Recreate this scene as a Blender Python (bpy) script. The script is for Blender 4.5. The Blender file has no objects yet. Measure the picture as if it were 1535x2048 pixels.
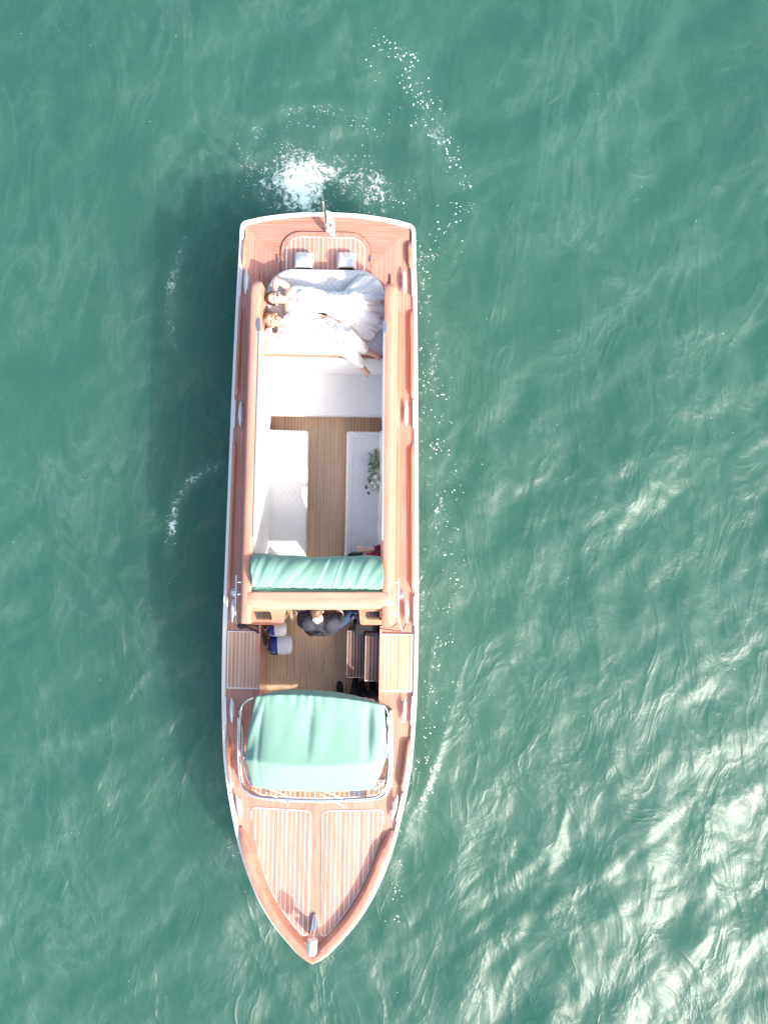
import bpy, bmesh, math, random
import numpy as np
from mathutils import Vector, Matrix, Euler
random.seed(7); RNG = np.random.RandomState(11)
S = bpy.context.scene
C = S.collection
R = math.radians
# ------------------------------------------------------------------ camera, sky, sun, exposure
ZC, F = 10.45, 1500.0            # camera height (m), focal length in pixels of the 2048 px high photograph
cam_d = bpy.data.cameras.new('camera'); cam = bpy.data.objects.new('camera', cam_d); C.objects.link(cam)
cam.location = (0, 0, ZC); cam.rotation_euler = (0, 0, 0)
cam_d.sensor_fit = 'VERTICAL'; cam_d.sensor_height = 24; cam_d.lens = 24 * F / 2048
cam_d.clip_end = 6000; S.camera = cam
SUN_EL = R(34); SUN_DIR = Vector((0.72, -0.69, 0)).normalized()      # horizontal direction towards the sun
wd = bpy.data.worlds.new('World'); S.world = wd; wd.use_nodes = True
wn = wd.node_tree.nodes; wl = wd.node_tree.links
sky = wn.new('ShaderNodeTexSky'); sky.sky_type = 'NISHITA'; sky.sun_disc = False
sky.sun_elevation = SUN_EL; sky.sun_rotation = math.atan2(SUN_DIR.x, SUN_DIR.y)
sky.air_density = 1.0; sky.dust_density = 5.0; sky.ozone_density = 1.0
bg = wn['Background']; bg.inputs[1].default_value = 0.15
wl.new(sky.outputs[0], bg.inputs[0])
sd = bpy.data.lights.new('sun', 'SUN'); sd.energy = 3.2; sd.angle = R(0.6); sd.color = (1, 0.95, 0.89)
sun = bpy.data.objects.new('sun', sd); C.objects.link(sun)
sv = Vector((SUN_DIR.x * math.cos(SUN_EL), SUN_DIR.y * math.cos(SUN_EL), math.sin(SUN_EL)))
sun.rotation_euler = sv.to_track_quat('Z', 'Y').to_euler(); sun.location = (8, -8, 9)
S.view_settings.view_transform = 'Standard'; S.view_settings.look = 'None'
S.view_settings.exposure = 1.30; S.view_settings.gamma = 1
# ------------------------------------------------------------------ coordinates
def W(px, py, z):
    return Vector(((px - 767.5) * (ZC - z) / F, (1024 - py) * (ZC - z) / F, z))
BO = W(641.5, 1190, 0.85); BO.z = 0
BA = math.atan2(-27, 1485)
BM = Matrix.Translation(BO) @ Matrix.Rotation(BA, 4, 'Z')
BMI = BM.inverted()
def P(px, py, z):                # photograph pixel at height z -> boat coordinates
    return BMI @ W(px, py, z)
# ------------------------------------------------------------------ materials
def newmat(name):
    m = bpy.data.materials.new(name); m.use_nodes = True
    return m, m.node_tree.nodes, m.node_tree.links, m.node_tree.nodes['Principled BSDF']
def mth(n, l, op, a, b=None, c=None):
    x = n.new('ShaderNodeMath'); x.operation = op
    for i, q in enumerate((a, b, c)):
        if q is None: continue
        if isinstance(q, (int, float)): x.inputs[i].default_value = q
        else: l.new(q, x.inputs[i])
    return x.outputs[0]
def mixc(n, l, fac, a, b, mode='MIX'):
    x = n.new('ShaderNodeMix'); x.data_type = 'RGBA'; x.blend_type = mode
    for s, q in ((x.inputs[0], fac), (x.inputs[6], a), (x.inputs[7], b)):
        if isinstance(q, (int, float)): s.default_value = q
        elif isinstance(q, tuple): s.default_value = q if len(q) == 4 else q + (1,)
        else: l.new(q, s)
    return x.outputs[2]
def plain(name, col, rough=.5, metal=0, coat=0, var=.06, scale=30, bump=0, spec=.5, trans=0, sheen=0):
    m, n, l, b = newmat(name)
    tc = n.new('ShaderNodeTexCoord'); no = n.new('ShaderNodeTexNoise'); no.inputs['Scale'].default_value = scale
    no.inputs['Detail'].default_value = 4
    l.new(tc.outputs['Object'], no.inputs['Vector'])
    f = mth(n, l, 'MULTIPLY_ADD', no.outputs[0], 2 * var, 1 - var)
    c = mixc(n, l, 1.0, col, f, 'MULTIPLY'); l.new(c, b.inputs['Base Color'])
    b.inputs['Roughness'].default_value = rough; b.inputs['Metallic'].default_value = metal
    b.inputs['Coat Weight'].default_value = coat; b.inputs['Coat Roughness'].default_value = .06
    b.inputs['Specular IOR Level'].default_value = spec; b.inputs['Transmission Weight'].default_value = trans
    b.inputs['Sheen Weight'].default_value = sheen
    if bump:
        bp = n.new('ShaderNodeBump'); bp.inputs['Strength'].default_value = bump; bp.inputs['Distance'].default_value = .01
        l.new(no.outputs[0], bp.inputs['Height']); l.new(bp.outputs[0], b.inputs['Normal'])
    return m
def wood(name, c1, c2, spacing=0, axis=0, seam=.55, coat=.35, rough=.38, grain=0):
    m, n, l, b = newmat(name)
    tc = n.new('ShaderNodeTexCoord'); mp = n.new('ShaderNodeMapping')
    sc = [26, 26, 26]; sc[1 - axis if spacing else 1 - grain] = 1.6
    mp.inputs['Scale'].default_value = sc; l.new(tc.outputs['Object'], mp.inputs[0])
    oi = n.new('ShaderNodeObjectInfo')
    no = n.new('ShaderNodeTexNoise'); no.noise_dimensions = '4D'; no.inputs['Scale'].default_value = 1.3; no.inputs['Detail'].default_value = 5
    l.new(mp.outputs[0], no.inputs['Vector']); l.new(mth(n, l, 'MULTIPLY', oi.outputs['Random'], 40.0), no.inputs['W'])
    rp = n.new('ShaderNodeValToRGB'); rp.color_ramp.elements[0].color = c1 + (1,); rp.color_ramp.elements[1].color = c2 + (1,)
    rp.color_ramp.elements[0].position = .3; rp.color_ramp.elements[1].position = .72
    l.new(no.outputs[0], rp.inputs[0]); col = rp.outputs[0]
    rv = mth(n, l, 'MULTIPLY_ADD', oi.outputs['Random'], .26, .87)
    col = mixc(n, l, 1.0, col, rv, 'MULTIPLY')
    if spacing:
        sx = n.new('ShaderNodeSeparateXYZ'); l.new(tc.outputs['Object'], sx.inputs[0])
        u = mth(n, l, 'DIVIDE', sx.outputs[axis], spacing); fr = mth(n, l, 'FRACT', u); fl = mth(n, l, 'FLOOR', u)
        wn_ = n.new('ShaderNodeTexWhiteNoise'); wn_.noise_dimensions = '1D'; l.new(fl, wn_.inputs['W'])
        col = mixc(n, l, 1.0, col, mth(n, l, 'MULTIPLY_ADD', wn_.outputs[0], .16, .92), 'MULTIPLY')
        d = mth(n, l, 'ABSOLUTE', mth(n, l, 'SUBTRACT', fr, .5)); ln = mth(n, l, 'GREATER_THAN', d, .44)
        col = mixc(n, l, mth(n, l, 'MULTIPLY', ln, seam), col, tuple(.35 * q for q in c1))
        bp = n.new('ShaderNodeBump'); bp.inputs['Strength'].default_value = .35; bp.inputs['Distance'].default_value = .003
        bp.invert = True; l.new(ln, bp.inputs['Height']); l.new(bp.outputs[0], b.inputs['Normal'])
    l.new(col, b.inputs['Base Color']); b.inputs['Roughness'].default_value = rough
    b.inputs['Coat Weight'].default_value = coat; b.inputs['Coat Roughness'].default_value = .08
    return m
def quilt(name, col):
    m, n, l, b = newmat(name)
    tc = n.new('ShaderNodeTexCoord'); sx = n.new('ShaderNodeSeparateXYZ'); l.new(tc.outputs['Object'], sx.inputs[0])
    hs = []
    for s in (1, -1):
        u = mth(n, l, 'DIVIDE', mth(n, l, 'MULTIPLY_ADD', sx.outputs[1], s * .8, sx.outputs[0]), .075)
        hs.append(mth(n, l, 'ABSOLUTE', mth(n, l, 'SUBTRACT', mth(n, l, 'FRACT', u), .5)))
    mx = mth(n, l, 'MAXIMUM', hs[0], hs[1])
    sm = n.new('ShaderNodeMapRange'); sm.inputs[1].default_value = .38; sm.inputs[2].default_value = .5; l.new(mx, sm.inputs[0])
    no = n.new('ShaderNodeTexNoise'); no.inputs['Scale'].default_value = 5; l.new(tc.outputs['Object'], no.inputs['Vector'])
    c = mixc(n, l, mth(n, l, 'MULTIPLY', sm.outputs[0], .12), col, tuple(.6 * q for q in col))
    c = mixc(n, l, 1.0, c, mth(n, l, 'MULTIPLY_ADD', no.outputs[0], .1, .95), 'MULTIPLY')
    l.new(c, b.inputs['Base Color']); b.inputs['Roughness'].default_value = .5
    bp = n.new('ShaderNodeBump'); bp.inputs['Strength'].default_value = .5; bp.inputs['Distance'].default_value = .008; bp.invert = True
    l.new(sm.outputs[0], bp.inputs['Height']); l.new(bp.outputs[0], b.inputs['Normal'])
    return m
MAH1, MAH2 = (.44, .195, .135), (.60, .295, .22)
M = {}
M['deck'] = wood('deck_mahogany_lengthwise', MAH1, MAH2, .036, 0)
M['deck_x'] = wood('deck_mahogany_crosswise', MAH1, MAH2, .036, 1)
M['varnish'] = wood('varnished_mahogany', (.50, .205, .135), (.66, .30, .215), coat=.8, rough=.3)
M['varnish_x'] = wood('varnished_mahogany_crosswise', (.50, .205, .135), (.66, .30, .215), coat=.8, rough=.3, grain=1)
M['plank'] = wood('bow_plank_wood', (.50, .215, .15), (.62, .295, .22), coat=.15, rough=.45)
M['teak'] = wood('floor_teak', (.58, .40, .25), (.70, .51, .34), coat=.1, rough=.5)
M['step_teak'] = wood('side_step_teak', (.46, .25, .15), (.58, .35, .22), coat=.1, rough=.5)
M['dark_wood'] = wood('dark_step_wood', (.13, .06, .048), (.20, .10, .075), coat=.2)
M['caulk'] = plain('white_caulk', (.82, .80, .76), .6)
M['floor_caulk'] = plain('cream_caulk', (.80, .70, .50), .6)
M['white_rail'] = plain('white_gelcoat', (.80, .79, .76), .25, coat=.5, var=.03, scale=4)
M['hull'] = plain('cream_hull_paint', (.62, .52, .42), .2, coat=.6, var=.05, scale=3)
M['satin'] = plain('satin_steel', (.84, .85, .86), .36, .6, var=.03)
M['chrome'] = plain('chrome', (.88, .88, .88), .24, 1.0, var=.03)
M['cushion'] = plain('white_leatherette', (.69, .69, .685), .5, var=.04, scale=5, bump=.1)
M['quilt'] = quilt('quilted_white_leatherette', (.66, .66, .655))
M['canvas'] = plain('green_canvas', (.165, .315, .255), .8, var=.07, scale=14, bump=.12, spec=.2, sheen=.2)
M['canvas_hem'] = plain('green_canvas_hem', (.14, .28, .23), .8, var=.07, scale=14, spec=.2)
M['dark_glass'] = plain('tinted_window_glass', (.035, .03, .028), .04, var=.1, scale=3, coat=.5)
M['skin'] = plain('skin', (.62, .36, .26), .5, var=.06, scale=9, spec=.35)
M['skin_fair'] = plain('fair_skin', (.70, .46, .36), .5, var=.05, scale=9, spec=.35)
M['hair_dark'] = plain('dark_brown_hair', (.045, .026, .018), .45, var=.4, scale=60, bump=.6)
M['hair_brown'] = plain('brown_hair', (.13, .075, .045), .5, var=.4, scale=60, bump=.6)
M['white_cloth'] = plain('white_cloth', (.80, .80, .81), .8, var=.03, scale=10, bump=.15, spec=.2)
M['tulle'] = plain('white_tulle', (.80, .785, .765), .85, var=.05, scale=16, bump=.2, spec=.2)
M['cream_cloth'] = plain('cream_trouser_cloth', (.76, .74, .71), .8, var=.04, scale=12, bump=.15, spec=.2)
M['navy'] = plain('dark_navy_cloth', (.030, .032, .045), .75, var=.2, scale=14, bump=.3, spec=.3)
M['jeans'] = plain('blue_denim', (.030, .050, .11), .8, var=.2, scale=20, bump=.3, spec=.2)
M['black'] = plain('black_cloth', (.018, .018, .022), .7, var=.2, scale=14, bump=.3, spec=.3)
M['burgundy'] = plain('burgundy_cloth', (.22, .018, .045), .75, var=.15, scale=12, bump=.2, spec=.3)
M['grey_cloth'] = plain('grey_collar_cloth', (.35, .35, .37), .8)
M['lip'] = plain('lips', (.45, .14, .13), .45)
M['fender_white'] = plain('white_fender_vinyl', (.74, .76, .77), .4, var=.05, scale=6)
M['fender_blue'] = plain('blue_fender_vinyl', (.030, .040, .27), .25, coat=.4, var=.1, scale=6)
M['rope'] = plain('black_rope', (.02, .02, .024), .8, var=.4, scale=90, bump=.8)
M['rope_grey'] = plain('pale_cord', (.55, .52, .5), .8, var=.3, scale=90, bump=.6)
M['black_gloss'] = plain('black_gloss', (.012, .012, .014), .15, coat=.4)
M['leaf'] = plain('bouquet_leaf', (.10, .15, .075), .55, var=.35, scale=40)
M['leaf_pale'] = plain('pale_eucalyptus_leaf', (.27, .36, .25), .55, var=.2, scale=40)
M['stem'] = plain('bouquet_stem', (.20, .26, .11), .6, var=.3, scale=50)
M['rose'] = plain('white_rose_petal', (.82, .80, .71), .6, var=.06, scale=30, spec=.2)
M['flag_green'] = plain('flag_green', (.02, .26, .10), .8)
M['flag_white'] = plain('flag_white', (.8, .8, .78), .8)
M['flag_red'] = plain('flag_red', (.55, .06, .05), .8)
M['bark'] = plain('brown_leather', (.10, .055, .035), .5, var=.2)
M['red_glass'] = plain('red_lamp_glass', (.5, .02, .02), .1, coat=.5)
M['foam'] = plain('sea_foam', (.58, .64, .60), .7, var=.08, scale=60, spec=.3)
# windshield glass
gm, gn, gl, gb = newmat('clear_glass')
gb.inputs['Base Color'].default_value = (.93, .97, .96, 1); gb.inputs['Roughness'].default_value = .02
gb.inputs['Transmission Weight'].default_value = 1; gb.inputs['IOR'].default_value = 1.12; M['glass'] = gm
# ------------------------------------------------------------------ mesh helpers (everything in boat coordinates)
class MB:
    def __init__(s): s.v = []; s.f = []
    def add(s, v, f):
        o = len(s.v); s.v += [Vector(q) for q in v]; s.f += [tuple(i + o for i in q) for q in f]; return s
    def box(s, c, d, rot=None):
        c = Vector(c); h = Vector(d) / 2; v = []
        for x in (-1, 1):
            for y in (-1, 1):
                for z in (-1, 1):
                    q = Vector((x * h.x, y * h.y, z * h.z)); v.append(c + (rot @ q if rot else q))
        return s.add(v, [(0, 1, 3, 2), (4, 6, 7, 5), (0, 4, 5, 1), (2, 3, 7, 6), (0, 2, 6, 4), (1, 5, 7, 3)])
    def prism(s, poly, zb, zt):  # counter-clockwise polygon
        n = len(poly); g = lambda z, p: z(p[0], p[1]) if callable(z) else z
        v = [(p[0], p[1], g(zb, p)) for p in poly] + [(p[0], p[1], g(zt, p)) for p in poly]
        return s.add(v, [tuple(range(n - 1, -1, -1)), tuple(range(n, 2 * n))] + [(i, (i + 1) % n, n + (i + 1) % n, n + i) for i in range(n)])
    def loft(s, rings, closed=True, caps=True):
        n = len(rings[0]); v = [p for r in rings for p in r]; f = []
        for i in range(len(rings) - 1):
            for j in range(n if closed else n - 1):
                k = (j + 1) % n; f.append((i * n + j, i * n + k, (i + 1) * n + k, (i + 1) * n + j))
        if caps and closed:
            f.append(tuple(range(n - 1, -1, -1))); f.append(tuple((len(rings) - 1) * n + j for j in range(n)))
        return s.add(v, f)
    def tube(s, path, r, n=10, flat=1.0, caps=True):
        path = [Vector(p) for p in path]; m = len(path); rs = r if isinstance(r, (list, tuple)) else [r] * m
        rings = []; up = None
        for i, p in enumerate(path):
            t = (path[min(i + 1, m - 1)] - path[max(i - 1, 0)]).normalized()
            if up is None: up = Vector((0, 0, 1)) if abs(t.z) < .9 else Vector((0, 1, 0))
            a = t.cross(up).normalized(); b = a.cross(t).normalized(); up = b
            rings.append([p + rs[i] * (math.cos(2 * math.pi * k / n) * a + flat * math.sin(2 * math.pi * k / n) * b) for k in range(n)])
        return s.loft(rings, True, caps)
    def ball(s, c, r, ax=None, nu=14, nv=9):
        c = Vector(c); r = r if isinstance(r, (tuple, list)) else (r, r, r)
        ax = ax or (Vector((1, 0, 0)), Vector((0, 1, 0)), Vector((0, 0, 1)))
        v = [c + ax[2] * r[2]]; f = []
        for i in range(1, nv):
            th = math.pi * i / nv
            for j in range(nu):
                ph = 2 * math.pi * j / nu
                v.append(c + ax[0] * (r[0] * math.sin(th) * math.cos(ph)) + ax[1] * (r[1] * math.sin(th) * math.sin(ph)) + ax[2] * (r[2] * math.cos(th)))
        v.append(c - ax[2] * r[2]); L = len(v) - 1
        for j in range(nu):
            k = (j + 1) % nu; f.append((0, 1 + j, 1 + k)); f.append((L, L - nu + k, L - nu + j))
            for i in range(nv - 2):
                a = 1 + i * nu; f.append((a + j, a + nu + j, a + nu + k, a + k))
        return s.add(v, f)
    def limb(s, pts, rs, n=14):  # tapered limb with round ends
        pts = [Vector(p) for p in pts]; s.tube(pts, list(rs), n)
        for p, r in zip(pts, rs): s.ball(p, r * .995)
        return s
    def grid(s, g):
        a, b = len(g), len(g[0])
        return s.add([p for r in g for p in r], [(i * b + j, (i + 1) * b + j, (i + 1) * b + j + 1, i * b + j + 1) for i in range(a - 1) for j in range(b - 1)])
    def mesh(s, name, mat, smooth=True, off=Vector()):
        me = bpy.data.meshes.new(name); me.from_pydata([tuple(q - off) for q in s.v], [], s.f); me.validate()
        bm = bmesh.new(); bm.from_mesh(me); bmesh.ops.recalc_face_normals(bm, faces=bm.faces); bm.to_mesh(me); bm.free()
        me.materials.append(mat)
        for p in me.polygons: p.use_smooth = smooth
        if smooth and hasattr(me, 'set_sharp_from_angle'): me.set_sharp_from_angle(angle=R(40))
        return me
    def build(s, name, mat, parent=None, smooth=True, bevel=0, seg=3, remesh=0, wrinkle=0, wscale=.12, solid=0, smoothit=0, sub=0):
        mat = M[mat] if isinstance(mat, str) else mat
        if parent is None:
            a = np.array([tuple(q) for q in s.v]); off = Vector(((a[:, 0].min() + a[:, 0].max()) / 2, (a[:, 1].min() + a[:, 1].max()) / 2, a[:, 2].min()))
        else: off = Vector(parent.get('_off', (0, 0, 0)))
        o = bpy.data.objects.new(name, s.mesh(name, mat, smooth, off)); C.objects.link(o)
        if parent is None:
            o.location = BM @ off; o.rotation_euler = (0, 0, BA)
        else: o.parent = parent
        o['_off'] = tuple(off)
        if bevel:
            md = o.modifiers.new('bevel', 'BEVEL'); md.width = bevel; md.segments = seg; md.limit_method = 'ANGLE'
        if remesh:
            md = o.modifiers.new('remesh', 'REMESH'); md.mode = 'VOXEL'; md.voxel_size = remesh; md.use_smooth_shade = True
        if smoothit:
            md = o.modifiers.new('smooth', 'SMOOTH'); md.factor = .5; md.iterations = smoothit
        if sub:
            md = o.modifiers.new('sub', 'SUBSURF'); md.levels = sub; md.render_levels = sub
        if wrinkle:
            tx = bpy.data.textures.new(name + '_wrinkle', 'CLOUDS'); tx.noise_scale = wscale; tx.noise_depth = 3
            md = o.modifiers.new('wrinkle', 'DISPLACE'); md.texture = tx; md.strength = wrinkle; md.texture_coords = 'GLOBAL'; md.mid_level = .5
        if solid:
            md = o.modifiers.new('solid', 'SOLIDIFY'); md.thickness = solid; md.offset = -1
        if remesh or wrinkle or solid or sub:
            dg = bpy.context.evaluated_depsgraph_get(); ev = o.evaluated_get(dg)
            me = bpy.data.meshes.new_from_object(ev); o.modifiers.clear(); o.data = me
            for p in me.polygons: p.use_smooth = True
        return o
def tag(o, label, cat=None, group=None, kind=None):
    o['label'] = label
    if cat: o['category'] = cat
    if group: o['group'] = group
    if kind: o['kind'] = kind
    return o
def thing(name, base, label, cat, group=None):
    o = bpy.data.objects.new(name, None); C.objects.link(o); base = Vector(base)
    o.location = BM @ base; o.rotation_euler = (0, 0, BA); o['_off'] = tuple(base); o.empty_display_size = .2
    return tag(o, label, cat, group)
def inst(me, name, parent, loc, rot=None, sc=None):
    o = bpy.data.objects.new(name, me); C.objects.link(o); o.parent = parent; o.location = loc
    if rot: o.rotation_euler = rot
    if sc: o.scale = sc
    return o
def catmull(pts, n=12):
    pts = [Vector(p) for p in pts]; out = []
    for i in range(len(pts) - 1):
        p0, p1, p2, p3 = pts[max(i - 1, 0)], pts[i], pts[i + 1], pts[min(i + 2, len(pts) - 1)]
        for k in range(n):
            t = k / n
            out.append(.5 * ((2 * p1) + (p2 - p0) * t + (2 * p0 - 5 * p1 + 4 * p2 - p3) * t * t + (3 * p1 - p0 - 3 * p2 + p3) * t ** 3))
    return out + [pts[-1]]
def sst(x, a, b):
    t = np.clip((x - a) / (b - a), 0, 1); return t * t * (3 - 2 * t)
# ------------------------------------------------------------------ sea
def axis(lim, d, far):
    a = list(np.arange(0, lim, d)); st = d
    while a[-1] < far: st *= 1.16; a.append(a[-1] + st)
    a = np.array(a); return np.concatenate([-a[:0:-1], a])
WV = []
for i in range(90):
    lam = math.exp(RNG.uniform(math.log(.22), math.log(5.0)))
    ang = R(-28) + RNG.normal(0, .75); k = 2 * math.pi / lam
    slope = .027 * (.85 if lam < .4 else 1.35 if lam < 1.3 else .6)
    WV.append((k * math.cos(ang), k * math.sin(ang), slope / k, RNG.uniform(0, 6.28)))
def nz(x, y, s, seed):
    r = np.random.RandomState(seed); o = 0
    for i in range(7):
        a = r.uniform(0, 6.28); k = s * r.uniform(.5, 1.8); o = o + np.sin(k * (x * math.cos(a) + y * math.sin(a)) + r.uniform(0, 6.28))
    return o / 3.7
def sea_z(x, y):
    calm = .58 + .12 * sst(x + .25 * nz(x, y, .6, 3), -.5, 3.0) + .0 * x
    calm = calm * (1 + .32 * nz(x, y, .9, 5))
    wx = x + .16 * nz(x, y, 1.7, 21); wy = y + .16 * nz(x, y, 1.7, 22)
    z = 0 * x
    for kx, ky, a, p in WV:
        s_ = np.sin(kx * wx + ky * wy + p); z = z + a * (s_ + .25 * (1 - 2 * np.abs(np.cos(.5 * (kx * wx + ky * wy + p)))))
    # arced stern waves left by the turning boat
    sx, sy = -.72, 3.2
    r_ = np.hypot(x - sx, y - sy); near = np.exp(-((r_ - 1.6) / 1.1) ** 2) * sst(y, 3.4, 4.3)
    z = z * calm + .010 * near * np.sin(r_ * 15 + 1.5 * nz(x, y, 2, 9))
    fade = 1 / (1 + (np.hypot(x, y) / 60) ** 2)
    return z * fade
CREST = [([(800, 1700), (818, 1645), (840, 1600), (864, 1545), (884, 1480), (905, 1400), (930, 1310)], .030, .050, .34), ([(335, 1110), (340, 1060), (346, 1010), (375, 960), (440, 925)], .016, .05, .34),
         ([(345, 690), (335, 620), (340, 560), (372, 480)], .012, .06, .30), ([(205, 1500), (250, 1400), (300, 1330)], .012, .06, 0), ([(500, 250), (560, 215), (650, 205), (740, 225)], .014, .05, .22), ([(480, 330), (490, 290), (520, 262)], .014, .05, .2),
         ([(1080, 1790), (1110, 1700), (1130, 1620), (1140, 1580)], .026, .06, 0), ([(1135, 525), (1190, 480), (1200, 400), (1175, 300)], .020, .06, 0), ([(1195, 1380), (1200, 1290), (1180, 1180)], .020, .06, 0), ([(990, 2030), (1010, 1960), (1040, 1900)], .024, .06, 0)]
def crest_fields(x, y):
    z, f = 0 * x, 0 * x
    for pts, h, w_, fo_ in CREST:
        cp = []
        for a, c in zip(pts[:-1], pts[1:]):
            for t in np.linspace(0, 1, 14): p = W(a[0] + (c[0] - a[0]) * t, a[1] + (c[1] - a[1]) * t, 0); cp.append((p.x, p.y))
        d2 = np.full(np.shape(x), 1e9); tt = np.zeros(np.shape(x))
        for k, (a, c) in enumerate(cp):
            q = (x - a) ** 2 + (y - c) ** 2; m_ = q < d2; d2 = np.where(m_, q, d2); tt = np.where(m_, k / len(cp), tt)
        d = np.sqrt(d2); e = np.sin(np.pi * np.clip(tt * .9 + .05, 0, 1)) * (.8 + .5 * nz(x, y, 5, 31))
        z = z + h * np.exp(-(d / w_) ** 1.4) * e; f = f + fo_ * np.exp(-(d / .09) ** 2)
    return z, f
def foam_env(x, y):
    # density of foam (0..1) in world metres
    def g(px, py, rx, ry, a=0):
        c = W(px, py, 0); dx, dy = x - c.x, y - c.y; ca, sa = math.cos(a), math.sin(a)
        u, v = (dx * ca + dy * sa) / (rx / 143.5), (-dx * sa + dy * ca) / (ry / 143.5); return np.exp(-(u * u + v * v))
    f = .34 * g(606, 395, 34, 46) + .40 * g(580, 385, 85, 60) + .40 * g(610, 335, 95, 40) + .44 * g(752, 385, 42, 55) + .26 * g(650, 360, 150, 75) + .18 * g(620, 250, 150, 50)
    f = f + .36 * g(880, 290, 32, 60, .4) + .34 * g(835, 170, 30, 80, .3)
    for py in range(500, 1480, 70): f = f + .27 * g(856 + 22 * math.sin(py * .02), py, 26, 60)
    f = f + .34 * g(345, 1040, 14, 60, -.1) + .24 * g(350, 600, 24, 90) + .22 * g(400, 950, 50, 18, .6)
    f = f + .42 * g(868, 1560, 12, 60, -.35) + .30 * g(838, 1650, 10, 50, -.35)
    return np.clip(f, 0, 1)
xs, ys = axis(7.0, .027, 3000), axis(9.0, .027, 3000)
X, Y = np.meshgrid(xs, ys); CZ, CF = crest_fields(X, Y); Z = sea_z(X, Y) + CZ
nx, ny = len(xs), len(ys)
me = bpy.data.meshes.new('sea')
idx = np.arange(nx * ny).reshape(ny, nx)
quads = np.stack([idx[:-1, :-1], idx[:-1, 1:], idx[1:, 1:], idx[1:, :-1]], -1).reshape(-1, 4)
me.vertices.add(nx * ny); me.vertices.foreach_set('co', np.stack([X, Y, Z], -1).astype(np.float32).ravel())
me.loops.add(quads.size); me.loops.foreach_set('vertex_index', quads.astype(np.int32).ravel())
me.polygons.add(len(quads)); me.polygons.foreach_set('loop_start', np.arange(0, quads.size, 4, dtype=np.int32))
me.polygons.foreach_set('loop_total', np.full(len(quads), 4, np.int32))
me.update(calc_edges=True); me.polygons.foreach_set('use_smooth', np.ones(len(quads), bool))
at = me.attributes.new('foam', 'FLOAT', 'POINT'); at.data.foreach_set('value', np.clip(foam_env(X, Y) + CF, 0, 1).astype(np.float32).ravel())
m, n, l, b = newmat('sea_water')
tc = n.new('ShaderNodeTexCoord')
def noise(scale, detail, rough=.55, dist=0, vec=None):
    q = n.new('ShaderNodeTexNoise'); q.inputs['Scale'].default_value = scale; q.inputs['Detail'].default_value = detail
    q.inputs['Roughness'].default_value = rough; q.inputs['Distortion'].default_value = dist
    l.new(vec or tc.outputs['Object'], q.inputs['Vector']); return q.outputs[0]
big = noise(.22, 3)
base = mixc(n, l, big, (.0155, .070, .055), (.030, .108, .078))
att = n.new('ShaderNodeAttribute'); att.attribute_name = 'foam'
lace = noise(7.5, 7, .62, .9); lace2 = noise(26, 5, .6, .6)
def webn(sc, dis): return mth(n, l, 'SUBTRACT', 1.0, mth(n, l, 'ABSOLUTE', mth(n, l, 'MULTIPLY_ADD', noise(sc, 5, .6, dis), 6.0, -3.0)))
lv = mth(n, l, 'ADD', mth(n, l, 'MULTIPLY', lace, .50), mth(n, l, 'ADD', mth(n, l, 'MULTIPLY', lace2, .22), mth(n, l, 'ADD', mth(n, l, 'MULTIPLY', webn(3.2, 2.2), .14), mth(n, l, 'MULTIPLY', webn(8.0, 1.5), .14))))
th = mth(n, l, 'MULTIPLY_ADD', att.outputs['Fac'], -.40, .80)
fm = n.new('ShaderNodeMapRange'); fm.interpolation_type = 'SMOOTHSTEP'
l.new(mth(n, l, 'SUBTRACT', lv, th), fm.inputs[0]); fm.inputs[1].default_value = -.06; fm.inputs[2].default_value = .16
rip = noise(2.4, 4, .5, .6)
mp = n.new('ShaderNodeMapping'); mp.inputs['Scale'].default_value = (1.5, .8, 1); mp.inputs['Rotation'].default_value = (0, 0, R(-28)); l.new(tc.outputs['Object'], mp.inputs[0])
rd = noise(1.0, 4, .5, .8, mp.outputs[0]); rdg = mth(n, l, 'POWER', mth(n, l, 'SUBTRACT', 1.0, mth(n, l, 'ABSOLUTE', mth(n, l, 'MULTIPLY_ADD', rd, 4.0, -2.0))), 2.0)
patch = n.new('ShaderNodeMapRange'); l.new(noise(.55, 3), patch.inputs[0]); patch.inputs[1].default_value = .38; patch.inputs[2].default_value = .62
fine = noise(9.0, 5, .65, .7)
def sky_streak(sc, rot, dis, pw):
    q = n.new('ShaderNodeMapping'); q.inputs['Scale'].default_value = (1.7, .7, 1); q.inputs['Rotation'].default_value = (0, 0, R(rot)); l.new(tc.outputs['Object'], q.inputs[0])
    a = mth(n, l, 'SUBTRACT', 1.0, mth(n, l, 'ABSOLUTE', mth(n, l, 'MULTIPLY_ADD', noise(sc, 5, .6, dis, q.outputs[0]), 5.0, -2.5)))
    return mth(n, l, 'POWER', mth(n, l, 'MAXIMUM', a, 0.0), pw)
sky_streaks = mth(n, l, 'ADD', mth(n, l, 'MULTIPLY', sky_streak(.7, -25, 1.6, 6.0), .075), mth(n, l, 'MULTIPLY', sky_streak(1.7, -35, 1.2, 4.0), .03))
sky_streaks = mth(n, l, 'MULTIPLY', sky_streaks, mth(n, l, 'MULTIPLY_ADD', fine, 1.2, 0.0)); sky_streaks = mth(n, l, 'MULTIPLY', sky_streaks, mth(n, l, 'MULTIPLY_ADD', patch.outputs[0], .8, .2))
base = mixc(n, l, sky_streaks, base, (.42, .56, .56))  # pale streaks of reflected sky, painted into the water colour
milk = mth(n, l, 'MULTIPLY', att.outputs['Fac'], .16)
base = mixc(n, l, milk, base, (.25, .45, .40))
base = mixc(n, l, fm.outputs[0], base, (.74, .80, .78))
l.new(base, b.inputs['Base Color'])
l.new(mth(n, l, 'MULTIPLY_ADD', fm.outputs[0], .2, .46), b.inputs['Roughness'])
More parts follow.
